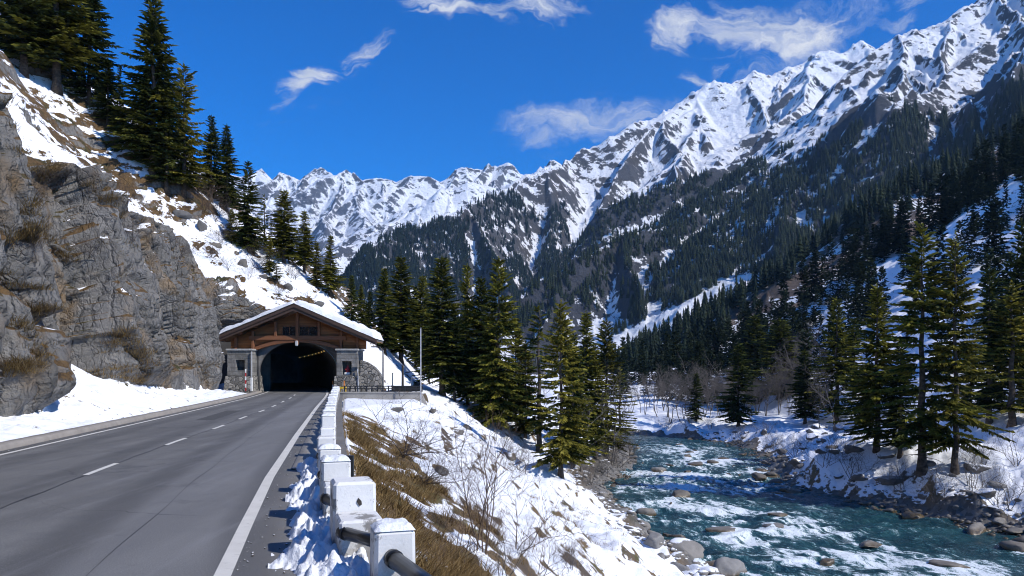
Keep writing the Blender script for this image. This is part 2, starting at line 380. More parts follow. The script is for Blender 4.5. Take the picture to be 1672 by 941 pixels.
def make_hill():
    ys = np.concatenate([np.linspace(-30, 8, 30)[:-1], np.linspace(8, 66, 400)[:-1], np.linspace(66, 110, 200)[:-1], np.linspace(110, 260, 130)])
    tk = np.array([0, .06, .24, .44, .58, .72, .84, .94, 1.]); nt = 400
    t = np.linspace(0, 1, nt)
    ky = np.array([k[0] for k in HK]); KU = np.array([[p[0] for p in k[1]] for k in HK]); KZ = np.array([[p[1] for p in k[1]] for k in HK])
    U = np.stack([np.interp(ys, ky, KU[:, i]) for i in range(9)], 1); Zk = np.stack([np.interp(ys, ky, KZ[:, i]) for i in range(9)], 1)
    u = np.stack([np.interp(t, tk, U[i]) for i in range(len(ys))]); z = np.stack([np.interp(t, tk, Zk[i]) for i in range(len(ys))])
    for _ in range(3):                                          # ease the knots of the profile
        u[:, 1:-1] = (u[:, :-2]+2*u[:, 1:-1]+u[:, 2:])/4; z[:, 1:-1] = (z[:, :-2]+2*z[:, 1:-1]+z[:, 2:])/4
    # skirt under the ground beyond the tunnel
    Yg = np.repeat(ys[:, None], nt, 1)
    X = XH(ys)[:, None]-u
    P = np.stack([X, Yg, z], -1)
    du = np.gradient(P, axis=1); dy = np.gradient(P, axis=0)
    N = np.cross(du, dy); N /= np.linalg.norm(N, axis=-1, keepdims=True)+1e-9
    N = np.where(N[..., 2:3] < 0, -N, N)
    steep = sstep(.60, .40, N[..., 2])                          # 1 on the cliff, 0 on the slopes
    x, y, zz = P[..., 0], P[..., 1], P[..., 2]
    # fractured rock: tilted blocks of three sizes
    wx = x+.5*fbm(x*.3, y*.3, zz*.3, 3, 5); wy = y+.7*fbm(x*.3, y*.3, zz*.3, 3, 6); wz = zz+1.2*fbm(x*.3, y*.3, zz*.3, 3, 8)
    ty = wy+.28*wz; tz = wz-.2*wy
    f1, f2, c1 = worley(wx*.14, ty*.24, tz*.075, 3)
    xx = wx*(1+1.2*sstep(66, 69, wy))
    g1, g2, c2 = worley(xx*.5, ty*.62, tz*.13, 4)
    h1, h2, c3 = worley(wx*1.5, ty*1.7, tz*.5, 9)
    rock = 2.5*(c1-.5)+.85*(c2-.5)+.26*(c3-.5)-.95*sstep(.10, .0, f2-f1)-.45*sstep(.12, .0, g2-g1)-.14*sstep(.15, 0, h2-h1)
    rock += .22*fbm(x*.5, y*.5, zz*.5, 4, 14)
    soft = .9*fbm(x*.13, y*.13, zz*.13, 4, 15)+.16*fbm(x*.7, y*.7, zz*.7, 4, 16)
    knob = np.clip(fbm(x*.13, y*.13, zz*.13, 3, 18)-.06, 0, 1)*(2.2+2.6*(c2-.4)+.7*(c3-.5))   # rock knolls that break the slope
    base = np.broadcast_to(t[None, :], x.shape)
    gul = sstep(26.5, 28.5, y)*sstep(36, 32, y)
    apron = sstep(.05+.012*gul, .10+.05*gul, base)
    lump = .16*fbm(x*.9, y*.9, zz, 4, 19)+.07*fbm(x*3, y*3, zz, 3, 20)
    knob = knob*(1-.55*sstep(36, 44, y))
    d = steep*rock+(1-steep)*(soft+knob)
    d = d*apron+(1-apron)*lump*sstep(0, .02, base)
    nf = fbm(x*.12, y*.12, zz*.12, 4, 23)
    far_ = .04*sstep(36, 44, y)
    field = sstep(.455, .50, base+.05*nf)*sstep(.74, .64, base+.10*nf)*sstep(.30+far_, .05+far_, fbm(x*.22, y*.22, zz*.22, 5, 24, .6)+.3*np.clip(knob, 0, 1))
    field = np.maximum(field, sstep(.13, .26, nf+.25*fbm(x*.06, y*.06, zz*.06, 2, 25))*(base > .14)*sstep(33, 38, y))
    tun = sstep(70, 74, y)*sstep(100, 90, y)*sstep(.30, .2, base)
    d = d*(1-.7*tun)*(1-.45*field*(1-steep))
    P = P+N*d[..., None]
    P[..., 2] = np.where(base < .001, np.minimum(P[..., 2], .12), P[..., 2])
    V = P.reshape(-1, 3)
    # close the foot with a skirt
    Q = grid_quads(len(ys), nt)
    c = V[Q].mean(1)
    cut = (c[:, 1] > 60.8) & (c[:, 1] < 110) & (c[:, 0] < XR(c[:, 1])+2.9) & (c[:, 0] > XL(c[:, 1])-2.9) & (c[:, 2] < 5.6) & (c[:, 1] > 62)
    n0 = len(V); foot = P[:, 0, :].copy(); foot[:, 0] += np.where(ys > 70, 3., .0); foot[:, 2] -= np.where(ys > 70, 6., .5)
    V = np.concatenate([V, foot]); i = np.arange(len(ys)-1)
    sk = np.stack([n0+i, i*nt, (i+1)*nt, n0+i+1], -1)
    sk = sk[(ys[:-1] > 74) | (ys[:-1] < 60)]
    st = np.concatenate([(steep*apron).ravel(), np.zeros(len(ys))]); ap = np.concatenate([np.maximum((1-apron)*(y < 64), field*.9).ravel(), np.ones(len(ys))])
    return V, np.concatenate([Q[~cut], sk]), st, ap
def mat_hill():
    b = NB('hillside'); p = b.pos(); N = b.nrm()
    st = b.attr('steep'); ap = b.attr('apron')
    big = b.noise(p, .20, 6, .62); fine = b.noise(p, 1.5, 7, .68)
    m = b.n('Mapping', {'Vector': p, 'Rotation': (.75, 0, 0), 'Scale': (1, .35, 1.4)}).outputs[0]
    band = b.noise(m, .42, 6, .6)
    s = b.math('ADD', N[2], b.math('MULTIPLY', b.math('SUBTRACT', big, .5), .34))
    s = b.math('ADD', s, b.math('MULTIPLY', b.math('SUBTRACT', fine, .5), .22))
    s = b.math('ADD', s, b.math('MULTIPLY', b.math('SUBTRACT', band, .5), .42))
    s = b.math('ADD', s, b.math('MULTIPLY', ap, .35))
    dirt = b.math('MULTIPLY', b.step(.53, .62, b.noise(p, 2.4, 8, .72)), b.step(.42, .56, b.noise(p, .35, 4)))
    s = b.math('SUBTRACT', s, b.math('MULTIPLY', b.math('MULTIPLY', dirt, ap), .7))
    s = b.math('SUBTRACT', s, b.math('MULTIPLY', st, .34))
    patch = b.step(.475, .57, b.noise(p, .42, 7, .68))
    s = b.math('SUBTRACT', s, b.math('MULTIPLY', b.math('MULTIPLY', patch, b.step(4., 8., b.n('SeparateXYZ', {0: p}).outputs[2])), .34))
    f = b.step(.60, .65, s)
    # rock
    m2 = b.n('Mapping', {'Vector': p, 'Rotation': (.2, .0, .0), 'Scale': (1, 2.0, .45)}).outputs[0]
    r = b.mix(b.noise(m2, 1.1, 9, .72), (.060, .058, .057), (.37, .355, .335))
    r = b.mix(b.step(.51, .66, b.noise(p, .33, 5, .6)), r, b.mix(b.noise(m2, 1.6, 7, .7), (.10, .065, .035), (.36, .25, .14)))
    m3 = b.n('Mapping', {'Vector': b.vmath('ADD', p, b.n('VectorMath', {0: b.n('TexNoise', {'Vector': p, 'Scale': 1.1, 'Detail': 7.}).outputs['Color'], 'Scale': 1.1}, operation='SCALE').outputs[0]), 'Rotation': (.35, .1, .0), 'Scale': (1, 1.5, .36)}).outputs[0]
    e1 = b.voro(m3, .8, 'DISTANCE_TO_EDGE'); e2 = b.voro(m3, 2.3, 'DISTANCE_TO_EDGE')
    tone = b.n('SeparateColor', {0: b.voro(m3, .8, 'F1', 'Color')}).outputs
    r = b.mix(b.math('MULTIPLY', tone[0], .5), r, b.mix(tone[1], (.062, .060, .057), (.30, .28, .25)))
    cr = b.math('MAXIMUM', b.step(.035, .0, e1), b.math('MULTIPLY', b.step(.05, .0, e2), .55))
    cr = b.math('MULTIPLY', cr, b.step(.45, .65, b.noise(p, .8, 5, .6)))
    r = b.mix(b.math('MULTIPLY', cr, .7), r, (.018, .016, .014))
    # dry grass and moss on the gentler rock
    g = b.mix(b.noise(p, 4., 7, .72), (.03, .018, .008), (.24, .14, .05))
    g = b.mix(b.step(.52, .66, b.noise(p, .6, 5, .6)), g, b.mix(b.noise(p, 3., 6, .7), (.018, .02, .006), (.085, .08, .022)))
    gl = b.math('ADD', b.math('ADD', N[2], b.math('MULTIPLY', b.math('SUBTRACT', big, .5), 1.1)), b.math('MULTIPLY', b.math('SUBTRACT', fine, .5), .5))
    gl = b.math('SUBTRACT', gl, b.math('MULTIPLY', st, .12))
    gf = b.step(.35, .48, gl)
    c = b.mix(gf, r, g)
    c = b.mix(f, c, SNOW)
    h = b.math('ADD', b.math('MULTIPLY', b.noise(p, 2.6, 9, .72), 1.), b.math('ADD', b.math('MULTIPLY', b.step(0., .10, e1), .45), b.math('ADD', b.math('MULTIPLY', b.step(0., .10, e2), .25), b.math('MULTIPLY', tone[2], .6))))
    bs = b.n('MapRange', {'Value': f, 'To Min': .95, 'To Max': .25}).outputs[0]
    return b.out(c, .85, b.bump(h, bs, .30))
# ------------------------------------------------------------------ mountains: crests and ribs, each given where it stands
def ribs_height(X, Y, ribs, seed, scale, jag, k1=.85, k2=.5, kd=220., warp=1.):
    """highest of the slopes that fall away from every crest line"""
    w1 = fbm(X/scale, Y/scale, 1., 3, seed, .42)*scale*.16*warp; w2 = fbm(X/scale, Y/scale, 2., 3, seed+9, .42)*scale*.16*warp
    Xw, Yw = X+w1, Y+w2
    H = np.full(X.shape, -1e3)
    for rib in ribs:
        k = rib[0]; P = np.array([pt(*q) for q in rib[1]])
        for a, c in zip(P[:-1], P[1:]):
            d = c[:2]-a[:2]; L2 = d@d+1e-9
            t = np.clip(((Xw-a[0])*d[0]+(Yw-a[1])*d[1])/L2, 0, 1)
            D = np.hypot(Xw-(a[0]+t*d[0]), Yw-(a[1]+t*d[1]))
            drop = np.where(D < kd, k1*D, k1*kd+k2*(D-kd))*k
            H = np.maximum(H, a[2]+t*(c[2]-a[2])-drop)
    r = ridged(X/(scale*1.1), Y/(scale*1.1), .0, 7, seed+30, .55)
    r2 = ridged(X/(scale*.33), Y/(scale*.33), 4., 6, seed+50, .55)
    return H + jag*(1.5*(r-.95)+.75*(r2-.95)) + jag*.42*(ridged(X/(scale*.13), Y/(scale*.13), 1., 5, seed+70, .55)-.9)
def mountain(name, px0, px1, d0, d1, na, nr, ribs, seed, scale, jag, m, zmin=-25, mod=None, **kw):
    tx = np.linspace((px0-CX)/F, (px1-CX)/F, na); Yv = np.geomspace(d0, d1, nr)
    TX, Y = np.meshgrid(tx, Yv); X = TX*Y
    Z = ribs_height(X, Y, ribs, seed, scale, jag, **kw)
    Z = np.maximum(Z, zmin)
    V = np.stack([X, Y, Z], -1).reshape(-1, 3); Q = grid_quads(nr, na)[:, ::-1]
    Q = Q[(V[Q][:, :, 2] > zmin+.5).any(1)]
    B = Z.copy()
    for n_ in (5, 9):                                           # hollows hold snow, ribs are blown clear
        for ax in (0, 1):
            C = np.cumsum(np.pad(B, [(n_+1, n_) if a == ax else (0, 0) for a in (0, 1)], mode='edge'), axis=ax)
            B = (np.take(C, range(2*n_+1, C.shape[ax]), axis=ax)-np.take(C, range(0, C.shape[ax]-2*n_-1), axis=ax))/(2*n_+1)
    hol = np.clip((B-Z)/(scale*.045), -1, 1)
    if mod is not None: hol = mod(X, Y, Z, hol)
    me = mesh_np(name, V, Q, mats=[m], attrs={'hollow': hol}); o = add(name, me)
    tag(o, kind='structure')
    return o, (X, Y, Z, hol)

RA = [(1., [(1950,-190,1720),(1760,-95,1660),(1672,-45,1630),(1590,2,1600),(1565,14,1590),(1540,24,1580),(1515,30,1570),(1490,44,1560),(1468,50,1550),(1450,72,1540),(1425,92,1520),(1405,114,1500),(1370,150,1470),(1340,182,1440),
            (1280,246,1390),(1200,302,1330),(1100,366,1260),(1000,426,1190),(920,472,1130),(850,515,1070),(780,556,1010),(720,594,950)]),
      (1.1, [(1461,50,1545),(1473,94,1440),(1517,125,1330),(1556,152,1230),(1590,200,1130),(1585,250,1030)]),
      (1.1, [(1371,148,1470),(1418,185,1330),(1440,250,1190),(1400,320,1050),(1330,385,920)]),
      (1.1, [(1590,2,1600),(1640,70,1450),(1660,140,1320),(1640,215,1180),(1560,290,1040)]),
      (1.05, [(2050,-60,1400),(1850,50,1250),(1700,150,1120),(1580,240,1020),(1440,325,920),(1300,415,830),(1200,480,760)])]
RB = [(1., [(1560,75,3000),(1440,78,2900),(1410,72,2880),(1375,84,2860),(1340,78,2830),(1310,97,2800),(1280,112,2770),(1255,116,2750),(1240,122,2740),(1200,126,2700),(1160,138,2660),(1130,146,2630),
            (1080,184,2560),(1040,196,2520),(1000,228,2440),(960,256,2380),(900,306,2280),(848,348,2180),(755,402,2020),(680,450,1880),(600,510,1740)]),
      (1., [(1410,72,2880),(1425,120,2700),(1400,180,2450),(1340,240,2200)]),
      (1., [(1340,78,2830),(1345,130,2650),(1290,215,2400),(1200,300,2100)]),
      (1., [(1130,146,2630),(1150,190,2450),(1100,265,2200),(1020,350,1950)])]
RD = [(1., [(1010,262,3500),(960,256,3450),(940,262,3420),(915,258,3400),(897,256,3380),(880,266,3340),(866,276,3300),(830,308,3200),(790,340,3080),(727,376,2900),(665,412,2720),(602,452,2540),(540,500,2360)]),
      (1., [(897,256,3380),(900,300,3150),(860,350,2900)])]
RE = [(1., [(800,300,4200),(740,300,4120),(706,320,4050),(690,330,4020),(675,344,3980),(640,368,3880),(600,396,3760),(553,424,3600),(480,470,3380)]),
      (1., [(675,344,3980),(690,380,3700),(650,430,3400)])]
RCc = [(1., [(200,290,6200),(300,285,6100),(380,282,6000),(420,277,6000),(440,290,6000),(460,292,6000),(475,285,6000),(505,284,6000),(530,272,6000),(555,286,6000),(577,278,6000),(600,292,6000),
             (640,293,6000),(665,286,6000),(690,292,6000),(710,289,6000),(750,281,6100),(775,272,6100),(790,267,6100),(806,272,6100),(822,267,6100),(850,282,6000),(900,300,5900),(980,320,5800)]),
       (1., [(530,272,6000),(600,340,5400),(630,400,4800)]), (1., [(475,285,6000),(500,360,5300),(545,425,4700)]),
       (1., [(577,278,6000),(650,345,5400),(700,362,5000)]), (1., [(790,267,6100),(768,320,5500),(720,355,5100)])]
RS = [(1., [(930,650,520),(1010,628,500),(1080,596,480),(1130,562,465),(1190,515,455),(1300,425,450),(1400,368,450),(1500,305,450),(1600,250,455),(1672,212,460),(1800,140,480),(2000,60,500)])]
def sub_ribs(R, seed, L, fall, gap, teeth=5., heading=(-.62, -.79)):
    """spurs that run down from every crest towards the valley, with smaller spurs of their own"""
    g = np.random.default_rng(seed)
    # teeth along the main crest: peaks with notches between
    W = np.array([pt(*q) for q in R[0][1]]); ds = np.concatenate([[0], np.cumsum(np.hypot(*np.diff(W[:, :2], axis=0).T))])
    ts = [0.]
    while ts[-1] < ds[-1]-gap*.3: ts.append(ts[-1]+gap*.62*(.45+1.0*g.random()))
    ts[-1] = ds[-1]; T_ = []; peaks = []
    for i, t in enumerate(ts):
        q = np.array([np.interp(t, ds, W[:, j]) for j in range(3)])
        q[2] += (teeth*(.35+.9*g.random()) if i % 2 else -teeth*(.2+.8*g.random()))*q[1]/F*min(1, max(0, q[2]-60)/200)
        if i % 2: peaks.append(q)
        T_.append(q)
    crest = [(p[0]/p[1]*F+CX, HY-(p[2]-EYE)/p[1]*F, p[1]) for p in T_]
    R = [(R[0][0], crest)]+list(R[1:])
    out = [(k, list(P)) for k, P in R]
    def spur(q, v, l, fl, n=5, wob=.16):
        pts = [q]; v = np.array(v, float)
        for j in range(n):
            v = v+g.normal(size=2)*wob; v /= np.linalg.norm(v)
            pts.append(pts[-1]+np.array([v[0]*l/n, v[1]*l/n, -fl*(1.25-.11*j+.12*g.normal())*l/n]))
        return pts
    px = lambda pts: [(p[0]/p[1]*F+CX, HY-(p[2]-EYE)/p[1]*F, p[1]) for p in pts]
    todo = []
    for ri, (k, P) in enumerate(R):
        W = np.array([pt(*q) for q in P]); ds = np.concatenate([[0], np.cumsum(np.hypot(*np.diff(W[:, :2], axis=0).T))]); t = gap*g.random()
        starts = peaks if ri == 0 else []
        while ri > 0 and t < ds[-1]:
            starts.append(np.array([np.interp(t, ds, W[:, i]) for i in range(3)])); t += gap*(.55+.9*g.random())
        for q in starts:
            if q[2] > 40:
                a = g.normal()*.28+(.55 if g.random() < .25 else 0.); c, s_ = math.cos(a), math.sin(a)
                v = (heading[0]*c-heading[1]*s_, heading[0]*s_+heading[1]*c)
                l = min(L*(.7+.7*g.random()), q[2]/fall*1.05)*(1. if ri == 0 else .55)
                S = spur(q-np.array([0, 0, 1.]), v, l, fall*(.9+.25*g.random())); out.append((k*(1.25+.35*g.random()), px(S))); todo.append((k, S, l))
                if ri == 0 and g.random() < .6: out.append((k*1.1, px(spur(q, (-v[0]+.4*g.normal(), -v[1]), l*.5, fall*1.1, 3))))
    for k, S, l in todo:
        for j in range(1, 5):
            for sd in (-1, 1):
                if g.random() < .72:
                    d = S[j]-S[j-1]; d = d[:2]/np.hypot(d[0], d[1]); a = sd*math.radians(35+25*g.random())
                    v = (d[0]*math.cos(a)-d[1]*math.sin(a), d[0]*math.sin(a)+d[1]*math.cos(a))
                    q = S[j-1]+(S[j]-S[j-1])*g.random()
                    if q[2] > 15: out.append((k*1.8, px(spur(q-np.array([0, 0, 2.]), v, l*.26*(.6+.7*g.random()), fall*1.15, 2))))
    return out
# ------------------------------------------------------------------ camera, sun, sky
def setup():
    cam = bpy.data.cameras.new('camera'); co = bpy.data.objects.new('camera', cam); COL.objects.link(co)
    cam.sensor_width = 36; cam.lens = 36*F/1672; cam.shift_y = (HY-470.5)/1672
    cam.clip_start = .1; cam.clip_end = 40000
    co.location = (0, 0, EYE); co.rotation_euler = (math.pi/2, 0, 0); SC.camera = co
    el, az = math.radians(40), math.radians(119)                # azimuth clockwise from +Y
    S = Vector((math.sin(az)*math.cos(el), math.cos(az)*math.cos(el), math.sin(el)))
    L = bpy.data.lights.new('sun', 'SUN'); L.energy = 5.0; L.angle = math.radians(.5); L.color = (1, .95, .87)
    lo = bpy.data.objects.new('sun', L); COL.objects.link(lo); lo.rotation_euler = S.to_track_quat('Z', 'Y').to_euler(); lo.location = (60, -30, 80)
    w = bpy.data.worlds.new('World'); SC.world = w; w.use_nodes = True; nt = w.node_tree; nt.nodes.clear()
    b = NB.__new__(NB); b.nt = nt
    sky = b.n('TexSky', sky_type='NISHITA', sun_disc=False, sun_elevation=el, sun_rotation=az, altitude=2400., air_density=1.0, dust_density=.15, ozone_density=3.5)
    hs = b.n('HueSaturation', {'Hue': .5, 'Saturation': 1.30, 'Value': .9, 'Color': sky.outputs[0]}).outputs[0]
    hs = b.n('Mix', {0: 1.}, data_type='RGBA', blend_type='MULTIPLY'); nt.links.new(b.n('HueSaturation', {'Saturation': 1.22, 'Value': 1.0, 'Color': sky.outputs[0]}).outputs[0], hs.inputs[6]); hs.inputs[7].default_value = (.06, 1.18, 1.92, 1)
    blue = hs.outputs[2]
    # clouds live on the sky dome: u, v are tangents of azimuth and elevation north of the camera
    d = b.n('TexCoord').outputs['Generated']
    x, y, z = b.n('SeparateXYZ', {0: d}).outputs
    yy = b.math('MAXIMUM', y, .05)
    u, v = b.math('DIVIDE', x, yy), b.math('DIVIDE', z, yy)
    uv = b.n('CombineXYZ', {0: u, 1: v, 2: 0.}).outputs[0]
    warp = b.n('TexNoise', {'Vector': uv, 'Scale': 5., 'Detail': 5., 'Roughness': .6}).outputs['Color']
    uvw = b.vmath('ADD', uv, b.n('VectorMath', {0: b.vmath('SUBTRACT', warp, (.5,.5,.5)), 'Scale': .17}, operation='SCALE').outputs[0])
    def blob(px, py, rx, ry, rot, src=uvw):
        m = b.n('Mapping', {'Vector': b.vmath('SUBTRACT', src, ((px-CX)/F, (HY-py)/F, 0)), 'Rotation': (0, 0, -rot), 'Scale': (1, 1, 1)}).outputs[0]
        m = b.vmath('MULTIPLY', m, (F/rx, F/ry, 0))
        return b.step(1., .0, b.n('VectorMath', {0: m}, operation='LENGTH').outputs['Value'])
    def mx(*a):
        r = a[0]
        for k in a[1:]: r = b.math('MAXIMUM', r, k)
        return r
    puffy = b.noise(uvw, 13., 8, .62, .5)
    mp = b.n('Mapping', {'Vector': uvw, 'Rotation': (0, 0, -.42), 'Scale': (.24, 2.0, 1)}).outputs[0]
    wisp = b.noise(mp, 15., 10, .64, 1.1)
    thick = mx(b.math('MULTIPLY', blob(1270, 34, 230, 80, -.05), 1.), b.math('MULTIPLY', blob(1115, 35, 90, 50, .6), .95), b.math('MULTIPLY', blob(1475, 32, 100, 46, .35), .95), b.math('MULTIPLY', blob(1125, 122, 34, 30, 0), .8), b.math('MULTIPLY', blob(1165, 100, 50, 20, .4), .6),
               b.math('MULTIPLY', blob(1880, -60, 260, 60, .2), .8), b.math('MULTIPLY', blob(700, -190, 400, 60, .1), .8))
    wis = mx(b.math('MULTIPLY', blob(715, 20, 110, 50, -.35), 1.1), blob(850, 16, 130, 44, .2), b.math('MULTIPLY', blob(600, 75, 85, 42, .35), 1.), b.math('MULTIPLY', blob(490, 138, 150, 40, .70), 1.15))
    cir = mx(blob(950, 195, 210, 58, .12), b.math('MULTIPLY', blob(1230, 120, 200, 60, .4), .45), b.math('MULTIPLY', blob(500, 190, 160, 30, .5), .18))
    def dens(mask, nz, k, lo, hi): return b.math('MULTIPLY', b.step(lo, hi, b.math('ADD', mask, b.math('MULTIPLY', b.math('SUBTRACT', nz, .5), k))), b.step(.02, .25, mask))
    thick = b.math('MULTIPLY', thick, b.math('ADD', .45, b.math('MULTIPLY', wisp, 1.0)))
    a1 = b.math('MAXIMUM', b.math('MULTIPLY', dens(thick, puffy, 3.6, .30, 1.6), .95), b.math('MULTIPLY', dens(thick, wisp, 2.4, .2, 1.2), .75))
    a2 = b.math('MULTIPLY', dens(wis, wisp, 3.0, .28, 1.45), .92)
    a3 = b.math('MULTIPLY', dens(cir, wisp, 2.4, .06, 1.30), .75)
    a = b.math('MULTIPLY', mx(a1, a2, a3), b.step(.05, .15, y), clamp=True)
    white = b.mix(b.step(.3, .7, puffy), (6.3, 6.9, 7.8), (9.0, 9.2, 9.5))
    colr = b.mix(b.math('MULTIPLY', a, .95), blue, white)
    bg = b.n('Background', {'Color': colr, 'Strength': .10})
    b.n('OutputWorld', {'Surface': bg.outputs[0]})
    # air: an even pale haze round everything, the sky dome outside it
    hb = MB(); hb.box((300, 3900, 560), (9000, 8900, 1170)); m = NB('air')
    m.n('OutputMaterial', {'Volume': m.n('VolumePrincipled', {'Color': (.42, .68, 1., 1), 'Density': HAZE, 'Anisotropy': .2}).outputs[0]}); tag(hb.build('haze', m.m), kind='stuff')
    v = SC.view_settings; v.view_transform = 'Standard'; v.look = 'None'; v.exposure = 0; v.gamma = 1; v.use_curve_mapping = False
    SC.cycles.filter_width = 1.05; c = SC.cycles; c.use_denoising = True
    try: c.denoiser = 'OPENIMAGEDENOISE'
    except Exception: pass
    c.max_bounces = 5; c.diffuse_bounces = 2; c.glossy_bounces = 2; c.transmission_bounces = 3; c.transparent_max_bounces = 6; c.volume_bounces = 0
    c.caustics_reflective = False; c.caustics_refractive = False; c.use_adaptive_sampling = True; c.adaptive_threshold = .02
    c.sample_clamp_indirect = 4
# ------------------------------------------------------------------ road
def strip(name, ys, cols, zs, m, **kw):
    """a ribbon along Y; cols are functions of y"""
    ys = np.asarray(ys, float)
    V = np.stack([np.stack([c(ys), ys, np.broadcast_to(np.asarray(z, float), ys.shape)], -1) for c, z in zip(cols, zs)], 1)
    n = len(cols)
    return mesh_np(name, V.reshape(-1, 3), grid_quads(len(ys), n)[:, ::-1] if cols[0](20.) < cols[-1](20.) else grid_quads(len(ys), n), mats=[m], **kw)
def mat_asphalt():
    b = NB('asphalt'); p = b.pos()
    m = b.n('Mapping', {'Vector': p, 'Rotation': (0, 0, .19), 'Scale': (1, .10, 1)})       # wheel tracks run along the road
    m.inputs['Rotation'].default_value = (0, 0, -.2)
    tr = b.noise(m.outputs[0], .9, 5, .55); gr = b.noise(p, 48., 4, .75); mid = b.noise(p, 1.2, 6, .65)
    c = b.mix(b.step(.3, .7, tr), (.102, .100, .096), (.168, .165, .157))
    c = b.mix(b.math('MULTIPLY', b.step(.42, .7, mid), .5), c, (.082, .083, .087))
    c = b.mix(b.math('MULTIPLY', b.step(.54, .70, gr), .75), c, (.34, .335, .32))
    c = b.mix(b.math('MULTIPLY', b.step(.48, .30, gr), .65), c, (.045, .046, .048))
    lat = b.attr('lat')
    c = b.mix(b.math('MULTIPLY', b.step(.60, .66, b.math('ADD', lat, b.math('MULTIPLY', b.math('SUBTRACT', mid, .5), .12))), .45), c, b.mix(gr, (.15, .15, .152), (.24, .24, .24)))
    trk = b.math('COSINE', b.math('MULTIPLY', b.math('SUBTRACT', lat, .16), 28.))
    c = b.mix(b.math('MULTIPLY', b.step(.1, 1., b.math('ADD', trk, b.math('MULTIPLY', b.math('SUBTRACT', tr, .5), 1.2))), .55), c, (.068, .067, .066))
    salt = b.step(.50, .75, b.noise(m.outputs[0], 2.6, 7, .7))
    c = b.mix(b.math('MULTIPLY', salt, .35), c, (.26, .26, .265))
    blot = b.step(.56, .70, b.noise(p, .55, 6, .7))
    c = b.mix(b.math('MULTIPLY', blot, .6), c, (.06, .061, .064))
    dust = b.attr('edge')
    c = b.mix(b.math('MULTIPLY', dust, b.step(.35, .65, b.noise(p, 2.5, 6, .7))), c, (.15, .135, .115))
    wv = b.vmath('ADD', p, b.n('VectorMath', {0: b.n('TexNoise', {'Vector': p, 'Scale': .8, 'Detail': 4.}).outputs['Color'], 'Scale': .9}, operation='SCALE').outputs[0])
    crk = b.n('TexVoronoi', {'Vector': wv, 'Scale': .22}, feature='DISTANCE_TO_EDGE').outputs['Distance']
    c = b.mix(b.math('MULTIPLY', b.step(.004, .0005, crk), b.math('MULTIPLY', b.step(.50, .64, b.noise(p, .22, 3)), .6)), c, (.018, .018, .02))
    wet = b.math('MULTIPLY', b.step(.11, .03, b.math('ADD', lat, b.math('MULTIPLY', b.math('SUBTRACT', mid, .5), .16))), b.step(.40, .55, tr))
    c = b.mix(b.math('MULTIPLY', wet, .6), c, (.035, .035, .036))
    return b.out(c, b.math('SUBTRACT', b.math('SUBTRACT', .92, b.math('MULTIPLY', tr, .25)), b.math('MULTIPLY', wet, .35)), b.bump(gr, .55, .012))
def mat_paint(name='road_paint'):
    b = NB(name); p = b.pos()
    worn = b.step(.55, .72, b.noise(p, 7., 7, .72))
    c = b.mix(b.noise(p, 3., 5), (.52, .50, .45), (.72, .70, .65))
    c = b.mix(b.math('MULTIPLY', worn, .55), c, (.16, .155, .15))
    return b.out(c, .7, b.bump(b.noise(p, 70., 3), .4, .01))
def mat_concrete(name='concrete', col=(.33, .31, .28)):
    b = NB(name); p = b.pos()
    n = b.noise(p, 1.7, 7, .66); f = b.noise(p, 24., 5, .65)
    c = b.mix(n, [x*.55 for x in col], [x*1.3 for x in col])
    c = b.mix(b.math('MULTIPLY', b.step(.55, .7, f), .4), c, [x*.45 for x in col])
    return b.out(c, .9, b.bump(b.math('ADD', n, b.math('MULTIPLY', f, .4)), .4, .03))
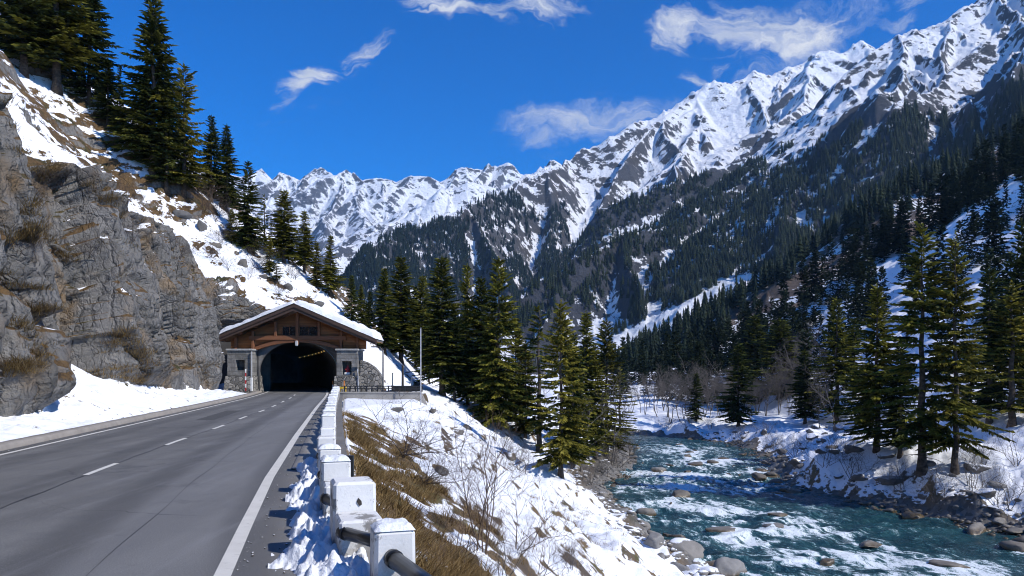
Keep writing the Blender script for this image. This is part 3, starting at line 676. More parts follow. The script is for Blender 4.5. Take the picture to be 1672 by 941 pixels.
def make_road(M):
    ys = np.linspace(-25, 112, 275)
    k = np.linspace(0, 1, 13)
    cols = [(lambda y, t=t: (XL(y)-.5)*(1-t)+(np.minimum(XB(y)+.45, XR(y)+2.2))*t) for t in k]
    edge = np.stack([np.clip((XR(ys)*0+c(ys)-XR(ys)-.25)/.35, 0, 1) for c in cols], 1)
    road = tag(add('road', strip('road', ys, cols, [0]*13, M['asphalt'], attrs={'edge': edge, 'lat': np.tile(k, (len(ys), 1))})), kind='structure')
    yl = np.linspace(-20, 72, 160)
    me = strip('edge_marking', yl, [lambda y: XL(y)-.02, lambda y: XL(y)+.11], [.004, .004], M['paint']); add('edge_marking', me, road)
    me = strip('edge_marking', yl, [lambda y: XR(y)-.085, lambda y: XR(y)+.085], [.004, .004], M['paint']); add('edge_marking', me, road)
    xc = curve((0, -5.1), (15.2, -8.2), (21.2, -9.3), (26.6, -10.15), (31.6, -11.1), (36.8, -12.0), (41.7, -12.95), (55.6, -15.9), (75, -20.8), (110, -31))
    for y0, y1 in ((3., 4.8), (8.6, 10.3), (14.45, 16.25), (20.2, 22.2), (25.6, 27.4), (30.6, 32.4), (35.8, 37.6), (40.7, 42.6), (46., 48), (52., 54), (58, 60)):
        yy = np.linspace(y0, y1, 5)
        add('lane_marking', strip('lane_marking', yy, [lambda y: xc(y)-.06, lambda y: xc(y)+.06], [.004, .004], M['paint']), road)
    # squares of newer asphalt let into the old
    for k, (y0, y1, a, b_) in enumerate(((30, 37, .28, .40),)):
        yy = np.linspace(y0, y1, 12)
        me = strip('asphalt_patch', yy, [lambda y, a=a: XL(y)+(XR(y)-XL(y))*a+.02*np.sin(y*5), lambda y, b_=b_: XL(y)+(XR(y)-XL(y))*b_+.02*np.sin(y*4)], [.002, .002], M['patch']); add('asphalt_patch', me, road)
    # seam of the two asphalt lanes and a repaired strip
    add('asphalt_seam', strip('asphalt_seam', np.linspace(-5, 60, 120), [lambda y: xc(y)-.018+.02*np.sin(y*3.1), lambda y: xc(y)+.018+.02*np.sin(y*3.1+.6)], [.0025, .0025], M['tar']), road)
    add('asphalt_seam', strip('asphalt_seam', np.linspace(2, 30, 60), [lambda y: XR(y)-1.315+.02*np.sin(y*1.3), lambda y: XR(y)-1.305+.02*np.sin(y*1.3+.2)], [.0025, .0025], M['tar']), road)
    # kerb on the hill side, stones butted end to end
    V = []; Q = []; y = -22.; k = 0
    yk = np.linspace(-22, 66, 300)
    prof = [(-.36, .0), (-.38, .11), (-.43, .145), (-.74, .15), (-.80, .02)]
    W = np.stack([np.stack([XL(yk)+a+.012*noise(yk*1.3, a*9, 0, 3), yk, z+.012*noise(yk*.9, a*7, 2, 5)*(z > .05)], -1) for a, z in prof], 1)
    kerb = mesh_np('kerb', W.reshape(-1, 3), grid_quads(len(yk), len(prof)), mats=[M['kerb']], smooth=False)
    tag(add('kerb', kerb), kind='structure')
    # concrete gutter between the edge line and the guard stones
    yg = np.linspace(15.2, 62, 140)
    W = np.stack([np.stack([XR(yg)+a, yg, np.full(yg.shape, z)], -1) for a, z in ((.33, .0), (.34, .025), (.62, .004+.02), (.98, .035), (1.0, .0))], 1)
    gut = mesh_np('gutter', W.reshape(-1, 3), grid_quads(len(yg), 5)[:, ::-1], mats=[M['concrete']], smooth=False)
    tag(add('gutter', gut), kind='structure')
    # old snow lying between the road edge and the guard stones
    ns, nt = 420, 70
    yy = np.linspace(3.2, 16.6, ns)[:, None]; tt = np.linspace(0, 1, nt)[None, :]
    x0 = XR(yy)+.42; x1 = XB(yy)+.05
    X = x0+(x1-x0)*tt; Yg = yy+0*tt
    h = .20*sstep(.05, .55, tt+.42*fbm(X*1.6, Yg*1.2, 0, 4, 201)-.02)*sstep(16.4, 14.6, Yg+1.2*noise(X*1.5, Yg*.7, 0, 9))
    h = h*(1+.9*fbm(X*4.5, Yg*3.6, 0, 4, 202)) + .035*fbm(X*14, Yg*12, 0, 3, 203)*(h > .02) - .03
    V = np.stack([X, Yg, h], -1).reshape(-1, 3); Q = grid_quads(ns, nt)[:, ::-1]
    Q = Q[(V[Q][:, :, 2] > -.02).any(1)]
    tag(add('roadside_snow', mesh_np('roadside_snow', V, Q, mats=[M['old_snow']])), kind='stuff')
# ------------------------------------------------------------------ river
def river_frame():
    d = np.gradient(RC[:, :2], axis=0); d /= np.linalg.norm(d, axis=1, keepdims=True)
    s = np.concatenate([[0], np.cumsum(np.linalg.norm(np.diff(RC[:, :2], axis=0), axis=1))])
    return d, s
def water_h(X, Y, al):
    """standing waves where the bed is steep, quiet tongues between"""
    rap = np.clip(.55+1.5*fbm(al*.050, X*.03, 0, 3, 301)+.35*sstep(88, 60, Y)*sstep(36, 50, Y), .15, 1.3)
    h = .17*rap*noise(al*.30+.6*noise(X*.2, Y*.2, 0, 5), X*.13, 0, 302)*1.6
    h += .16*rap*(ridged(al*.42+X*.1, X*.30-Y*.05, 0, 3, 303)-.8)
    h += .05*fbm(X*1.3, Y*1.3, 0, 4, 304)
    return h, rap
def make_river(M, rocks):
    d, s = river_frame()
    ds = np.arange(26, 300, .22)
    cx = np.interp(ds, s, RC[:, 0]); cy = np.interp(ds, s, RC[:, 1]); hw = np.interp(ds, s, RC[:, 2])+3.2
    dx = np.interp(ds, s, d[:, 0]); dy = np.interp(ds, s, d[:, 1])
    t = np.linspace(-1, 1, 150)
    X = cx[:, None]+(dy*hw)[:, None]*t[None]; Y = cy[:, None]-(dx*hw)[:, None]*t[None]
    AL = np.repeat(ds[:, None], len(t), 1)
    h, rap = water_h(X, Y, AL)
    # foam: streaks along the current, trails behind rocks, crests
    cross = (hw[:, None]*t[None])
    st = fbm(AL*.10+.25*fbm(X*.3, Y*.3, 0, 3, 310), cross*.55, 0, 5, 311, .6)
    fine = ridged(AL*.45+.8*fbm(X*.4, Y*.4, 0, 3, 316), cross*1.3+.7*fbm(X*.5, Y*.5, 1, 3, 317), 0, 4, 312)
    zone = np.zeros(X.shape); wx = X+2.2*fbm(X*.12, Y*.12, 4., 4, 331); wy = Y+4.*fbm(X*.10, Y*.08, 6., 4, 332)
    for (px, py, rx, ry) in ((1110,735,80,9),(1150,752,100,8),(1105,778,115,12),(1130,799,120,9),(1085,825,135,11),(1190,834,120,9),(1120,852,90,8),(1275,873,115,12),(1225,888,70,8),(1405,909,120,11),(1330,927,110,9),(1510,937,160,11),(1570,918,70,8),(1250,770,60,7),(1010,800,40,8),(1350,850,60,5)):
        Y0 = (EYE-WZ)*F/(py-HY); x0 = (px-CX)/F*Y0; a_ = rx/F*Y0; b_ = ry*Y0*Y0/((EYE-WZ)*F)
        zone = np.maximum(zone, np.exp(-((wx-x0)/a_)**2-((wy-Y0)/b_)**2))
    fil = 1-np.abs(fbm(AL*.16+.9*fbm(X*.22, Y*.22, 0, 3, 318), cross*.62+.8*fbm(X*.3, Y*.3, 2, 3, 319), 0, 5, 333, .6))*2.6
    foam = 1.05*zone+.42*(fil-.45)+.30*st+.40*(fine-.75)+1.2*h-.22
    foam = foam*sstep(1.0, .75, np.abs(t))[None]
    for (rx, ry, rr) in rocks:
        ex, ey = X-rx, Y-ry
        ax = np.interp(ry, cy[:2500] if len(cy) > 2500 else cy, dx[:len(cy)]); fx, fy = ax, math.sqrt(max(0, 1-ax*ax))
        al2 = ex*fx+ey*fy; ac = ex*fy-ey*fx                      # upstream is +
        wake = np.exp(-(ac/(rr*(1.1+.12*np.maximum(-al2, 0))))**2)*np.where(al2 > 0, np.exp(-(al2/(rr*.9))**2), np.exp(al2/(rr*5)))
        foam += .75*wake*(.6+.8*(fine-.5))
        h += .22*min(rr, 1.)*np.exp(-((al2-rr*.6)**2+ac**2)/(rr*rr*1.2))
    V = np.stack([X, Y, WZ+h], -1).reshape(-1, 3)
    me = mesh_np('river', V, grid_quads(len(ds), len(t))[:, ::-1], mats=[M['water']], attrs={'foam': np.clip(foam, 0, 1)})
    return tag(add('river', me), kind='structure')
def mat_water():
    b = NB('river_water'); p = b.pos(); foam = b.attr('foam')
    m = b.n('Mapping', {'Vector': p, 'Rotation': (0, 0, .12), 'Scale': (1.5, .62, 1)}).outputs[0]
    n1 = b.noise(m, 1.2, 8, .62, .8); n2 = b.noise(m, 4.5, 7, .65, 1.2)
    f = b.math('ADD', foam, b.math('MULTIPLY', b.math('SUBTRACT', n2, .5), 1.5))
    f = b.math('ADD', f, b.math('MULTIPLY', b.math('SUBTRACT', n1, .5), .8))
    fil = b.n('TexNoise', {'Vector': m, 'Scale': 2.6, 'Detail': 7., 'Roughness': .62, 'Distortion': 1.6}).outputs['Fac']
    fil = b.step(.09, .0, b.math('ABSOLUTE', b.math('SUBTRACT', fil, .5)))
    f = b.math('ADD', f, b.math('MULTIPLY', fil, .30))
    ff = b.step(.52, 1.12, f)
    c = b.mix(b.step(.35, .7, b.noise(p, .25, 4)), (.010, .036, .047), (.017, .066, .078))
    c = b.mix(b.step(.10, .85, f), c, (.085, .20, .215))
    c = b.mix(ff, c, (.80, .86, .90))
    r = b.n('MapRange', {'Value': ff, 'To Min': .09, 'To Max': .7}).outputs[0]
    hh = b.math('ADD', b.math('MULTIPLY', n1, .7), b.math('MULTIPLY', n2, .4))
    hh = b.math('ADD', hh, b.math('MULTIPLY', b.noise(p, 9., 6, .65, .8), .26))
    return b.out(c, r, b.bump(hh, .75, .30), **{'IOR': 1.33})
# ------------------------------------------------------------------ spruces
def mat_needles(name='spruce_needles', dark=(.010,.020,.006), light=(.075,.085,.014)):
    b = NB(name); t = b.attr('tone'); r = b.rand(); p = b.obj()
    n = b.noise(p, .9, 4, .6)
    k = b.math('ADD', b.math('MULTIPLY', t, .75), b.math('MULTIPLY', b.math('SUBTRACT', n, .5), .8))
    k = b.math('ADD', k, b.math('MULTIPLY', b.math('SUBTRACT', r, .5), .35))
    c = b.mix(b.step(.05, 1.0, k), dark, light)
    dif = b.n('BsdfDiffuse', {'Color': c}).outputs[0]
    tr = b.n('BsdfTranslucent', {'Color': c}).outputs[0]
    gl = b.n('BsdfGlossy', {'Color': (.5,.5,.5,1), 'Roughness': .55}).outputs[0]
    m = b.n('MixShader', {0: .22, 1: dif, 2: tr}).outputs[0]
    m = b.n('MixShader', {0: .015, 1: m, 2: gl}).outputs[0]
    b.n('OutputMaterial', {'Surface': m}); return b.m
def mat_bark(name='bark', a=(.025,.018,.013), c2=(.12,.09,.065)):
    b = NB(name); p = b.obj()
    m = b.n('Mapping', {'Vector': p, 'Scale': (1, 1, .22)}).outputs[0]
    n = b.noise(m, 9., 7, .7)
    return b.out(b.mix(n, a, c2), .95, b.bump(n, .8, .05))
def kites(P, D, S, L, W, droop=0.):
    """diamond shaped needle sprays: base P, direction D, side S"""
    mid = P+D*(L*.45)[:, None]; tip = P+D*L[:, None]
    mid[:, 2] += droop*.3*L; tip[:, 2] -= droop*L
    s = S*(W*.5)[:, None]
    return np.stack([P, mid+s, tip, mid-s], 1)
def spruce_arrays(seed, H, R, z0, step, nb, tw, ww, thin=0., spread=.85, seg=.12):
    g = np.random.default_rng(seed)
    zs = []; z = z0
    while z < H*.985:
        zs.append(z); z += step*(.7+.6*g.random())*(1.-.45*(z/H))
    out = []; tone = []
    lobe = g.random(6)*6.28
    gaps = [(z0+(H-z0)*g.random()*.85, g.random()*6.28, .5+1.6*g.random(), .5+.7*g.random()) for _ in range(7)]
    wob = g.normal(size=200)*.13
    for zi, z in enumerate(zs):
        rel = (z-z0)/(H-z0)
        prof = (1-rel)**spread*min(1, .55+rel*3.2)
        n = max(3, int(nb*(.75+.5*g.random())*(1-.35*rel)))
        ph0 = g.random()*6.28
        for i in range(n):
            if g.random() < thin: continue
            ph = ph0+6.283*i/n+g.normal()*.22
            if any(abs(z-q[0]) < q[2] and abs((ph-q[1]+math.pi) % 6.283-math.pi) < q[3] for q in gaps) and g.random() < .75: continue
            L = R*prof*(1+wob[zi])*(.62+.5*g.random()+.10*math.sin(3*ph+lobe[0]+z*.5)) + .12
            if g.random() < .10: L *= 1.22
            pitch = .75*rel**2.2+.10-.42*(1-rel)+g.normal()*.10
            m = max(3, int(L/seg)); zb = z+step*1.3*(g.random()-.5)
            s = (np.arange(m)+g.random(m))/m; s = np.clip(.12+.88*s, 0, 1)
            rr = L*s; zz = zb+L*(s*math.tan(pitch)-.20*s**2+.17*s**3.2)
            dirv = np.array([math.cos(ph), math.sin(ph), 0.]); side = np.array([-math.sin(ph), math.cos(ph), 0.])
            P = dirv[None]*rr[:, None]; P[:, 2] = zz
            bend = g.normal()*.12*L
            P += side[None]*(bend*s**2)[:, None]
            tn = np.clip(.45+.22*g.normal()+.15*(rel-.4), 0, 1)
            for sg in (-1, 1):
                a = sg*(.95+.25*g.normal(size=m))
                D = dirv[None]*np.cos(a)[:, None]+side[None]*np.sin(a)[:, None]
                D[:, 2] = -.32-.55*g.random(m)**1.5+.30*s
                D /= np.linalg.norm(D, axis=1, keepdims=True)
                roll = g.normal(size=m)*.7
                S0 = np.cross(D, np.array([0, 0, 1.])); S0 /= np.linalg.norm(S0, axis=1, keepdims=True)
                U = np.cross(S0, D)
                S = S0*np.cos(roll)[:, None]+U*np.sin(roll)[:, None]
                l = tw*(.45+.55*min(1., (H-z)/3.5))*(.55+.6*g.random(m))*(1.15-.65*s)*min(1., .45+L*.35)
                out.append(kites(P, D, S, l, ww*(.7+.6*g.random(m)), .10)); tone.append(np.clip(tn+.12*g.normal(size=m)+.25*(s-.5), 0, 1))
            # sprays along and under the limb
            D = np.tile(dirv, (m, 1)); D[:, 2] = math.tan(pitch)*.6-.1; D /= np.linalg.norm(D, axis=1, keepdims=True)
            roll = g.normal(size=m)*1.2
            S0 = np.tile(side, (m, 1)); U = np.cross(S0, D)
            S = S0*np.cos(roll)[:, None]+U*np.sin(roll)[:, None]
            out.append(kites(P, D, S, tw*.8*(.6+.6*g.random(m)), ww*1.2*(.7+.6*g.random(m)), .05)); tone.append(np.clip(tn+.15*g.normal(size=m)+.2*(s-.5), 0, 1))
    # leader
    m = 10; P = np.zeros((m, 3)); P[:, 2] = H*.965+np.arange(m)/m*H*.055
    ph = g.random(m)*6.28; D = np.stack([np.cos(ph)*.5, np.sin(ph)*.5, np.full(m, .9)], 1); S = np.stack([-np.sin(ph), np.cos(ph), np.zeros(m)], 1)
    out.append(kites(P, D, S, tw*.55*(1.1-.8*np.arange(m)/m), np.full(m, ww), 0)); tone.append(np.full(m, .6))
    K = np.concatenate(out); T = np.concatenate(tone)
    return K.reshape(-1, 3), np.arange(len(K)*4).reshape(-1, 4), np.repeat(T, 4)
def trunk_mb(seed, H, r0, lean=.0, flare=1.6, n=8):
    g = np.random.default_rng(seed); mb = MB(); path = []; rad = []
    for k in range(12):
        t = k/11; path.append((lean*H*t*t+.04*g.normal()*(k > 0), .04*g.normal()*(k > 0), -.5+(H*.98+.5)*t)); rad.append(max(.015, r0*(1-t)**.85*(1+(flare-1)*max(0, 1-t*11))))
    mb.tube(path, rad, n)
    for k in range(12):                                         # dead stubs under the crown
        z = H*(.04+.3*g.random()); a = g.random()*6.28; l = .5+1.0*g.random()
        mb.tube([(0, 0, z), (math.cos(a)*l*.6, math.sin(a)*l*.6, z-.05), (math.cos(a)*l, math.sin(a)*l, z-.25)], [.03, .02, .006], 4, False)
    return mb
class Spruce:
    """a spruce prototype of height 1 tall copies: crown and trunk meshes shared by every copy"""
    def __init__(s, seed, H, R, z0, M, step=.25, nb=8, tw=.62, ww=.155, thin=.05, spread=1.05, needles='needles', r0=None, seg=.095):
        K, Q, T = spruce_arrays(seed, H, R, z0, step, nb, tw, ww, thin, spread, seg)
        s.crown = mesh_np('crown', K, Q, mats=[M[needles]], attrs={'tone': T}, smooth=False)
        s.trunk = trunk_mb(seed, H, r0 or H*.0135).mesh('trunk', M['bark'], True); s.H = H; s.R = R
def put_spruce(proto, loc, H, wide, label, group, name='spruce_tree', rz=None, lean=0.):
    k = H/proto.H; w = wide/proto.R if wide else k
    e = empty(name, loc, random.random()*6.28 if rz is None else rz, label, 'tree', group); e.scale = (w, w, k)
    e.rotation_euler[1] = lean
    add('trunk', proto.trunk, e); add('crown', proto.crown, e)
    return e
def mini_tree(seed, tiers=6, n=7):
    """a spruce as seen from afar: ragged overlapping skirts; height 1"""
    g = np.random.default_rng(seed); V = []; T = []
    for k in range(tiers):
        z1 = .10+.90*(k+1.35)/(tiers+.35); z0 = .08+.86*k/tiers; r = .17*(1-k/tiers)**.85+.012
        o = len(V); V.append((g.normal()*.006, g.normal()*.006, min(z1, 1.)))
        a0 = g.random()*6.28
        for i in range(2*n):
            a = a0+math.pi*i/n+g.normal()*.1; rr = r*((1.05+.3*g.random()) if i % 2 == 0 else (.55+.2*g.random()))
            V.append((math.cos(a)*rr, math.sin(a)*rr, z0+(-.02 if i % 2 == 0 else .045)+g.normal()*.012))
        for i in range(2*n): T.append((o, o+1+i, o+1+(i+1) % (2*n)))
    return np.array(V), np.array(T)
def forest(name, P, Hs, M, seed, label, tiers=5, n=5, m='far_needles'):
    """a far wood as one object"""
    protos = [mini_tree(seed+i, tiers, n) for i in range(6)]
    g = np.random.default_rng(seed); VV = []; TT = []; TO = []; off = 0
    pick = g.integers(0, 6, len(P))
    for k in range(6):
        idx = np.where(pick == k)[0]
        if len(idx) == 0: continue
        v, t = protos[k]
        a = g.random(len(idx))*6.28; c, s = np.cos(a)[:, None], np.sin(a)[:, None]
        h = Hs[idx][:, None]; w = h*(.8+.5*g.random((len(idx), 1)))
        X = (v[None, :, 0]*c-v[None, :, 1]*s)*w; Y = (v[None, :, 0]*s+v[None, :, 1]*c)*w; Z = v[None, :, 2]*h-.4
        W = np.stack([X, Y, Z], -1)+P[idx][:, None, :]
        VV.append(W.reshape(-1, 3)); TT.append((t[None]+(np.arange(len(idx))*len(v))[:, None, None]+off).reshape(-1, 3))
        TO.append(np.repeat(np.clip(.45+.25*g.normal(size=len(idx)), 0, 1), len(v))); off += len(idx)*len(v)
    me = mesh_np(name, np.concatenate(VV), None, np.concatenate(TT), mats=[M[m]], attrs={'tone': np.concatenate(TO)}, smooth=False)
    o = add(name, me); return tag(o, kind='stuff')
# ------------------------------------------------------------------ bare trees and shrubs
def bare_arrays(seed, H, spread=.55, levels=4, r0=.05, nb=(3, 5), up=.25, n0=1, base_spread=.2, curl=.25, first=.35):
    """branches as three sided tapering tubes"""
    g = np.random.default_rng(seed); V = []; F = []
    def limb(p, d, L, r, lev):
        k = 4 if lev < 2 else 3; pts = [p]; dd = d.copy()
        for i in range(k):
            dd = dd+g.normal(size=3)*curl*.45+np.array([0, 0, up*.25]); dd /= np.linalg.norm(dd)
            pts.append(pts[-1]+dd*L/k)
        a = np.cross(dd, [.3, .5, .8]); a /= np.linalg.norm(a)+1e-9; b = np.cross(dd, a)
        o = len(V); n = 3 if lev > 0 else 5
        for i, q in enumerate(pts):
            rr = r*(1-.75*i/k)
            for j in range(n): V.append(q+(a*math.cos(6.283*j/n)+b*math.sin(6.283*j/n))*rr)
        for i in range(k):
            for j in range(n):
                F.append((o+i*n+j, o+i*n+(j+1) % n, o+(i+1)*n+(j+1) % n, o+(i+1)*n+j))
        if lev >= levels: return
        m = g.integers(nb[0], nb[1]+1)+(2 if lev == 0 else 0)
        for i in range(m):
            t = first+(1-first)*(i+g.random())/m if lev == 0 else .25+.75*(i+g.random())/m
            f = t*k; j = min(int(f), k-1); q = pts[j]+(pts[j+1]-pts[j])*(f-j)
            pd = pts[j+1]-pts[j]; pd /= np.linalg.norm(pd)
            sd = g.normal(size=3); sd -= pd*(sd@pd); sd /= np.linalg.norm(sd)
            nd = pd*(1-spread)+sd*spread+np.array([0, 0, .12]); nd /= np.linalg.norm(nd)
            limb(q, nd, L*(.42+.3*g.random())*(1.1-.45*t), r*(.42+.15*g.random()), lev+1)
    for i in range(n0):
        d = np.array([g.normal()*base_spread, g.normal()*base_spread, 1.]); d /= np.linalg.norm(d)
        limb(np.array([g.normal()*.06*n0**.5, g.normal()*.06*n0**.5, -.15]), d, H*(.75+.35*g.random()) if n0 > 1 else H*.82, r0, 0)
    return np.array(V), np.array(F)
def bare_mesh(name, m, *a, **k):
    V, Q = bare_arrays(*a, **k); return mesh_np(name, V, Q, mats=[m], smooth=False)
# ------------------------------------------------------------------ tunnel portal
def attach(o, e):
    o.parent = e; o.location = -Vector(e.location); return o
def mat_wood(name, a, c2, along='X', scale=1.):
    b = NB(name); p = b.obj()
    sc = {'X': (.35, 5, 5), 'Z': (5, 5, .35)}[along]
    m = b.n('Mapping', {'Vector': p, 'Scale': tuple(x*scale for x in sc)}).outputs[0]
    n = b.noise(m, 2.2, 7, .65, .6)
    z = b.n('SeparateXYZ', {0: p}).outputs[2]
    fr = b.math('FRACT', b.math('MULTIPLY', z, 4.2)); gap = b.step(.07, .0, b.math('MINIMUM', fr, b.math('SUBTRACT', 1., fr)))
    c = b.mix(n, a, c2)
    if along == 'X' and scale == 1.: c = b.mix(b.math('MULTIPLY', gap, .8), c, [x*.3 for x in a])
    return b.out(c, .7, b.bump(b.math('SUBTRACT', n, gap), .5, .03))
def mat_stone(name, rubble=False):
    b = NB(name); p = b.obj()
    if rubble:
        c0 = b.voro(p, 3.2, 'F1', 'Color'); e = b.voro(p, 3.2, 'DISTANCE_TO_EDGE')
        k = b.n('SeparateColor', {0: c0}).outputs[0]
        c = b.mix(k, (.10, .095, .085), (.34, .315, .28)); mort = b.step(.05, .01, e)
        c = b.mix(mort, c, (.05, .048, .045)); h = b.math('MULTIPLY', b.step(0., .12, e), 1.)
        bd = .08
    else:
        q = b.n('Mapping', {'Vector': p, 'Rotation': (math.pi/2, 0, 0)}).outputs[0]
        br = b.n('TexBrick', {'Vector': q, 'Color1': (.17,.165,.155,1), 'Color2': (.27,.26,.245,1), 'Mortar': (.10,.098,.095,1), 'Scale': 1., 'Mortar Size': .012, 'Brick Width': .62, 'Row Height': .36})
        c = b.mix(b.math('MULTIPLY', b.step(.35, .7, b.noise(p, 1.3, 7, .7)), .75), br.outputs[0], (.085, .08, .072)); h = b.math('SUBTRACT', b.noise(p, 5., 6), br.outputs['Fac']); bd = .04
    return b.out(c, .9, b.bump(h, .7, bd))
def build_portal(M):
    K = 66/F
    X = lambda px: (px-CX)*K
    Z = lambda py: EYE-(py-HY)*K
    e = empty('tunnel_portal', (X(485.5), 66, 0), 0, 'snow-roofed timber gabled portal of the road tunnel under the hillside', 'tunnel portal')
    P = lambda mb, n, m, par=None, smooth=False: attach(mb.build(n, m, None, smooth), e) if par is None else mb.build(n, m, par, smooth)
    xc = X(485.5); hw = 3.45; spring = 1.75; crown = 4.40
    def arc(x): return spring+(crown-spring)*math.sqrt(max(0, 1-((x-xc)/hw)**2))
    # stone pillars with an opening
    def pillar(x0, x1, ox0, ox1, oz0, oz1):
        mb = MB(); y0, y1 = 65.1, 67.6; zt = Z(573); z0 = 1.40
        for a, b_, c, d in ((x0, ox0, z0, zt), (ox1, x1, z0, zt), (ox0, ox1, z0, oz0), (ox0, ox1, oz1, zt)):
            mb.box(((a+b_)/2, (y0+y1)/2, (c+d)/2), (b_-a, y1-y0, d-c))
        mb.box(((ox0+ox1)/2, y0+.95, (oz0+oz1)/2), (ox1-ox0, .1, oz1-oz0))
        o = P(mb, 'pillar', M['stone'])
        m2 = MB(); m2.box(((x0+x1)/2-.03, 66.3, .68), (x1-x0+.42, 2.95, 1.46), taper=(.90, .94)); m2.build('base', M['rubble'], o)
        m3 = MB(); m3.box(((x0+x1)/2, 66.35, zt+.07), (x1-x0+.22, 2.75, .16), bev=.03); m3.build('cap', M['stone_pale'], o)
        return o
    pillar(X(377.5), X(416.5), X(391), X(405.5), Z(605), Z(588))
    pr = pillar(X(553.5), X(587), X(562), X(577.5), Z(612), Z(590))
    pd = MB(); pd.box((X(417.6), 64.95, 1.75), (.09, .09, 3.5)); P(pd, 'drainpipe', M['pale_metal'])
    pd = MB(); pd.tube([(X(588.5), 64.9, .0), (X(588.0), 64.9, 2.0)], .05, 6); pd.tube([(X(590.5), 64.8, .0), (X(588.8), 64.8, 1.7)], .035, 6); P(pd, 'drainpipe', M['pale_metal'])
    # gable boards and the wall round the arch
    rise = (Z(500)-Z(553))/(X(486)-X(357))
    top = lambda x: Z(500)-abs(x-X(486))*rise
    xs = np.linspace(X(375), X(597), 112)
    def cols(zb, zt, y, thick, name, m):
        V = []; Q = []
        for i, x in enumerate(xs):
            V += [(x, y, zb(x)), (x, y, max(zb(x)+.001, zt(x))), (x, y+thick, zb(x)), (x, y+thick, max(zb(x)+.001, zt(x)))]
        for i in range(len(xs)-1):
            a = 4*i; b_ = a+4
            Q += [(a, b_, b_+1, a+1), (a+2, a+3, b_+3, b_+2), (a, a+2, b_+2, b_), (a+1, b_+1, b_+3, a+3)]
        return attach(add(name, mesh_np(name, V, Q, mats=[m], smooth=False)), e)
    zsp = Z(570)
    arch2 = lambda x: zsp+(Z(557.5)-zsp)*math.sqrt(max(0, 1-((x-xc)/(hw+.25))**2)) if abs(x-xc) < hw+.25 else zsp
    gable = cols(lambda x: arch2(x), lambda x: top(x)-.46, 66.25, .12, 'gable_wall', M['planks'])
    inn = lambda x: arc(x) if abs(x-xc) < hw-.001 else -.2
    xs = np.concatenate([np.linspace(X(414), xc-hw, 6), np.linspace(xc-hw+.002, xc+hw-.002, 90), np.linspace(xc+hw, X(556), 6)])
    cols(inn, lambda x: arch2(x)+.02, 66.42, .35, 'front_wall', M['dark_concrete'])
    # gable windows: frame proud of the boards, dark pane
    for a, b_ in ((460, 483.5), (488, 519)):
        z0, z1 = Z(548), Z(532.5)
        zr = min(z1, top(X(a) if a < 486 else X(b_))-.62)
        fr = MB()
        for (cx_, cz, sx, sz) in (((X(a)+X(b_))/2, z0, X(b_)-X(a)+.1, .1), ((X(a)+X(b_))/2, zr, X(b_)-X(a)+.1, .1), (X(a), (z0+zr)/2, .1, zr-z0), (X(b_), (z0+zr)/2, .1, zr-z0), ((X(a)+X(b_))/2, (z0+zr)/2, .05, zr-z0)):
            fr.box((cx_, 66.2, cz), (sx, .1, sz))
        w = P(fr, 'window', M['beam'])
        pn = MB(); pn.box(((X(a)+X(b_))/2, 66.22, (z0+zr)/2), (X(b_)-X(a), .03, zr-z0)); pn.build('pane', M['glass'], w)
    tb = MB(); tb.box((X(486), 66.05, (Z(548.5)+Z(556))/2), (X(566)-X(408), .34, Z(548.5)-Z(556)), bev=.03); P(tb, 'tie_beam', M['beam'])
    ab = MB(); n = 28; ring = []
    for i in range(n+1):
        x = xc+(hw+.35)*(-1+2*i/n); z = arch2(min(max(x, xc-hw-.2), xc+hw+.2)); z = Z(571)+(Z(556.5)-Z(571))*(1-((x-xc)/(hw+.35))**2)
        ring += [(x, 65.95, z-.14), (x, 65.95, z+.16), (x, 66.4, z+.16), (x, 66.4, z-.14)]
    fs = [(4*i+k, 4*i+(k+1) % 4, 4*i+4+(k+1) % 4, 4*i+4+k) for i in range(n) for k in range(4)]+[(0, 1, 2, 3), (4*n+3, 4*n+2, 4*n+1, 4*n)]
    ab.verts(ring, fs); P(ab, 'arch_beam', M['beam'])
    for px, y0, y1, wd in ((485.5, 511, 563, .26), (450, 526, 549, .22), (521, 526, 549, .22), (385, 551, 572, .2), (413, 541, 571, .22), (557, 541, 571, .22), (583, 551, 572, .2)):
        mb = MB(); mb.box((X(px), 66.02, (Z(y0)+Z(y1))/2), (wd, .30, Z(y0)-Z(y1)), bev=.02); P(mb, 'post', M['beam'])
    # roof: two slabs, barge boards at the front, boarded soffit, old snow on top
    xa, za = X(486), Z(499); yf, yb = 65.0, 68.6
    for sgn, xe, ze in ((-1, X(356.5), Z(553)), (1, X(617.5), Z(556))):
        mb = MB(); mb.prism([(xa, za), (xe, ze), (xe, ze-.12), (xa, za-.12)], yf, yb); r = P(mb, 'roof', M['slate'])
        bb = MB(); bb.prism([(xa, za+.03), (xe-.06*-sgn, ze+.03), (xe-.06*-sgn, ze-.46), (xa, za-.52)], yf-.12, yf-.003); bb.build('barge_board', M['barge'], r)
        bb = MB(); bb.prism([(xa, za-.02), (xe, ze-.02), (xe, ze-.24), (xa, za-.24)], yf-.2, yf-.123); bb.build('barge_board', M['barge'], r)
        so = MB(); so.prism([(xa, za-.123), (xe, ze-.123), (xe, ze-.20), (xa, za-.20)], yf+.01, yb-.3); so.build('soffit', M['soffit'], r)
        for k in range(5):
            t = .12+.2*k; rx, rz_ = xa+(xe-xa)*t, za+(ze-za)*t
            pu = MB(); pu.box((rx, (yf+66.2)/2, rz_-.33), (.16, 66.2-yf, .22)); pu.build('purlin', M['beam'], r)
        ns, nt = 60, 80
        t = np.linspace(.0, 1, ns)[:, None]; yy = np.linspace(yf-.05, yb+.5, nt)[None, :]
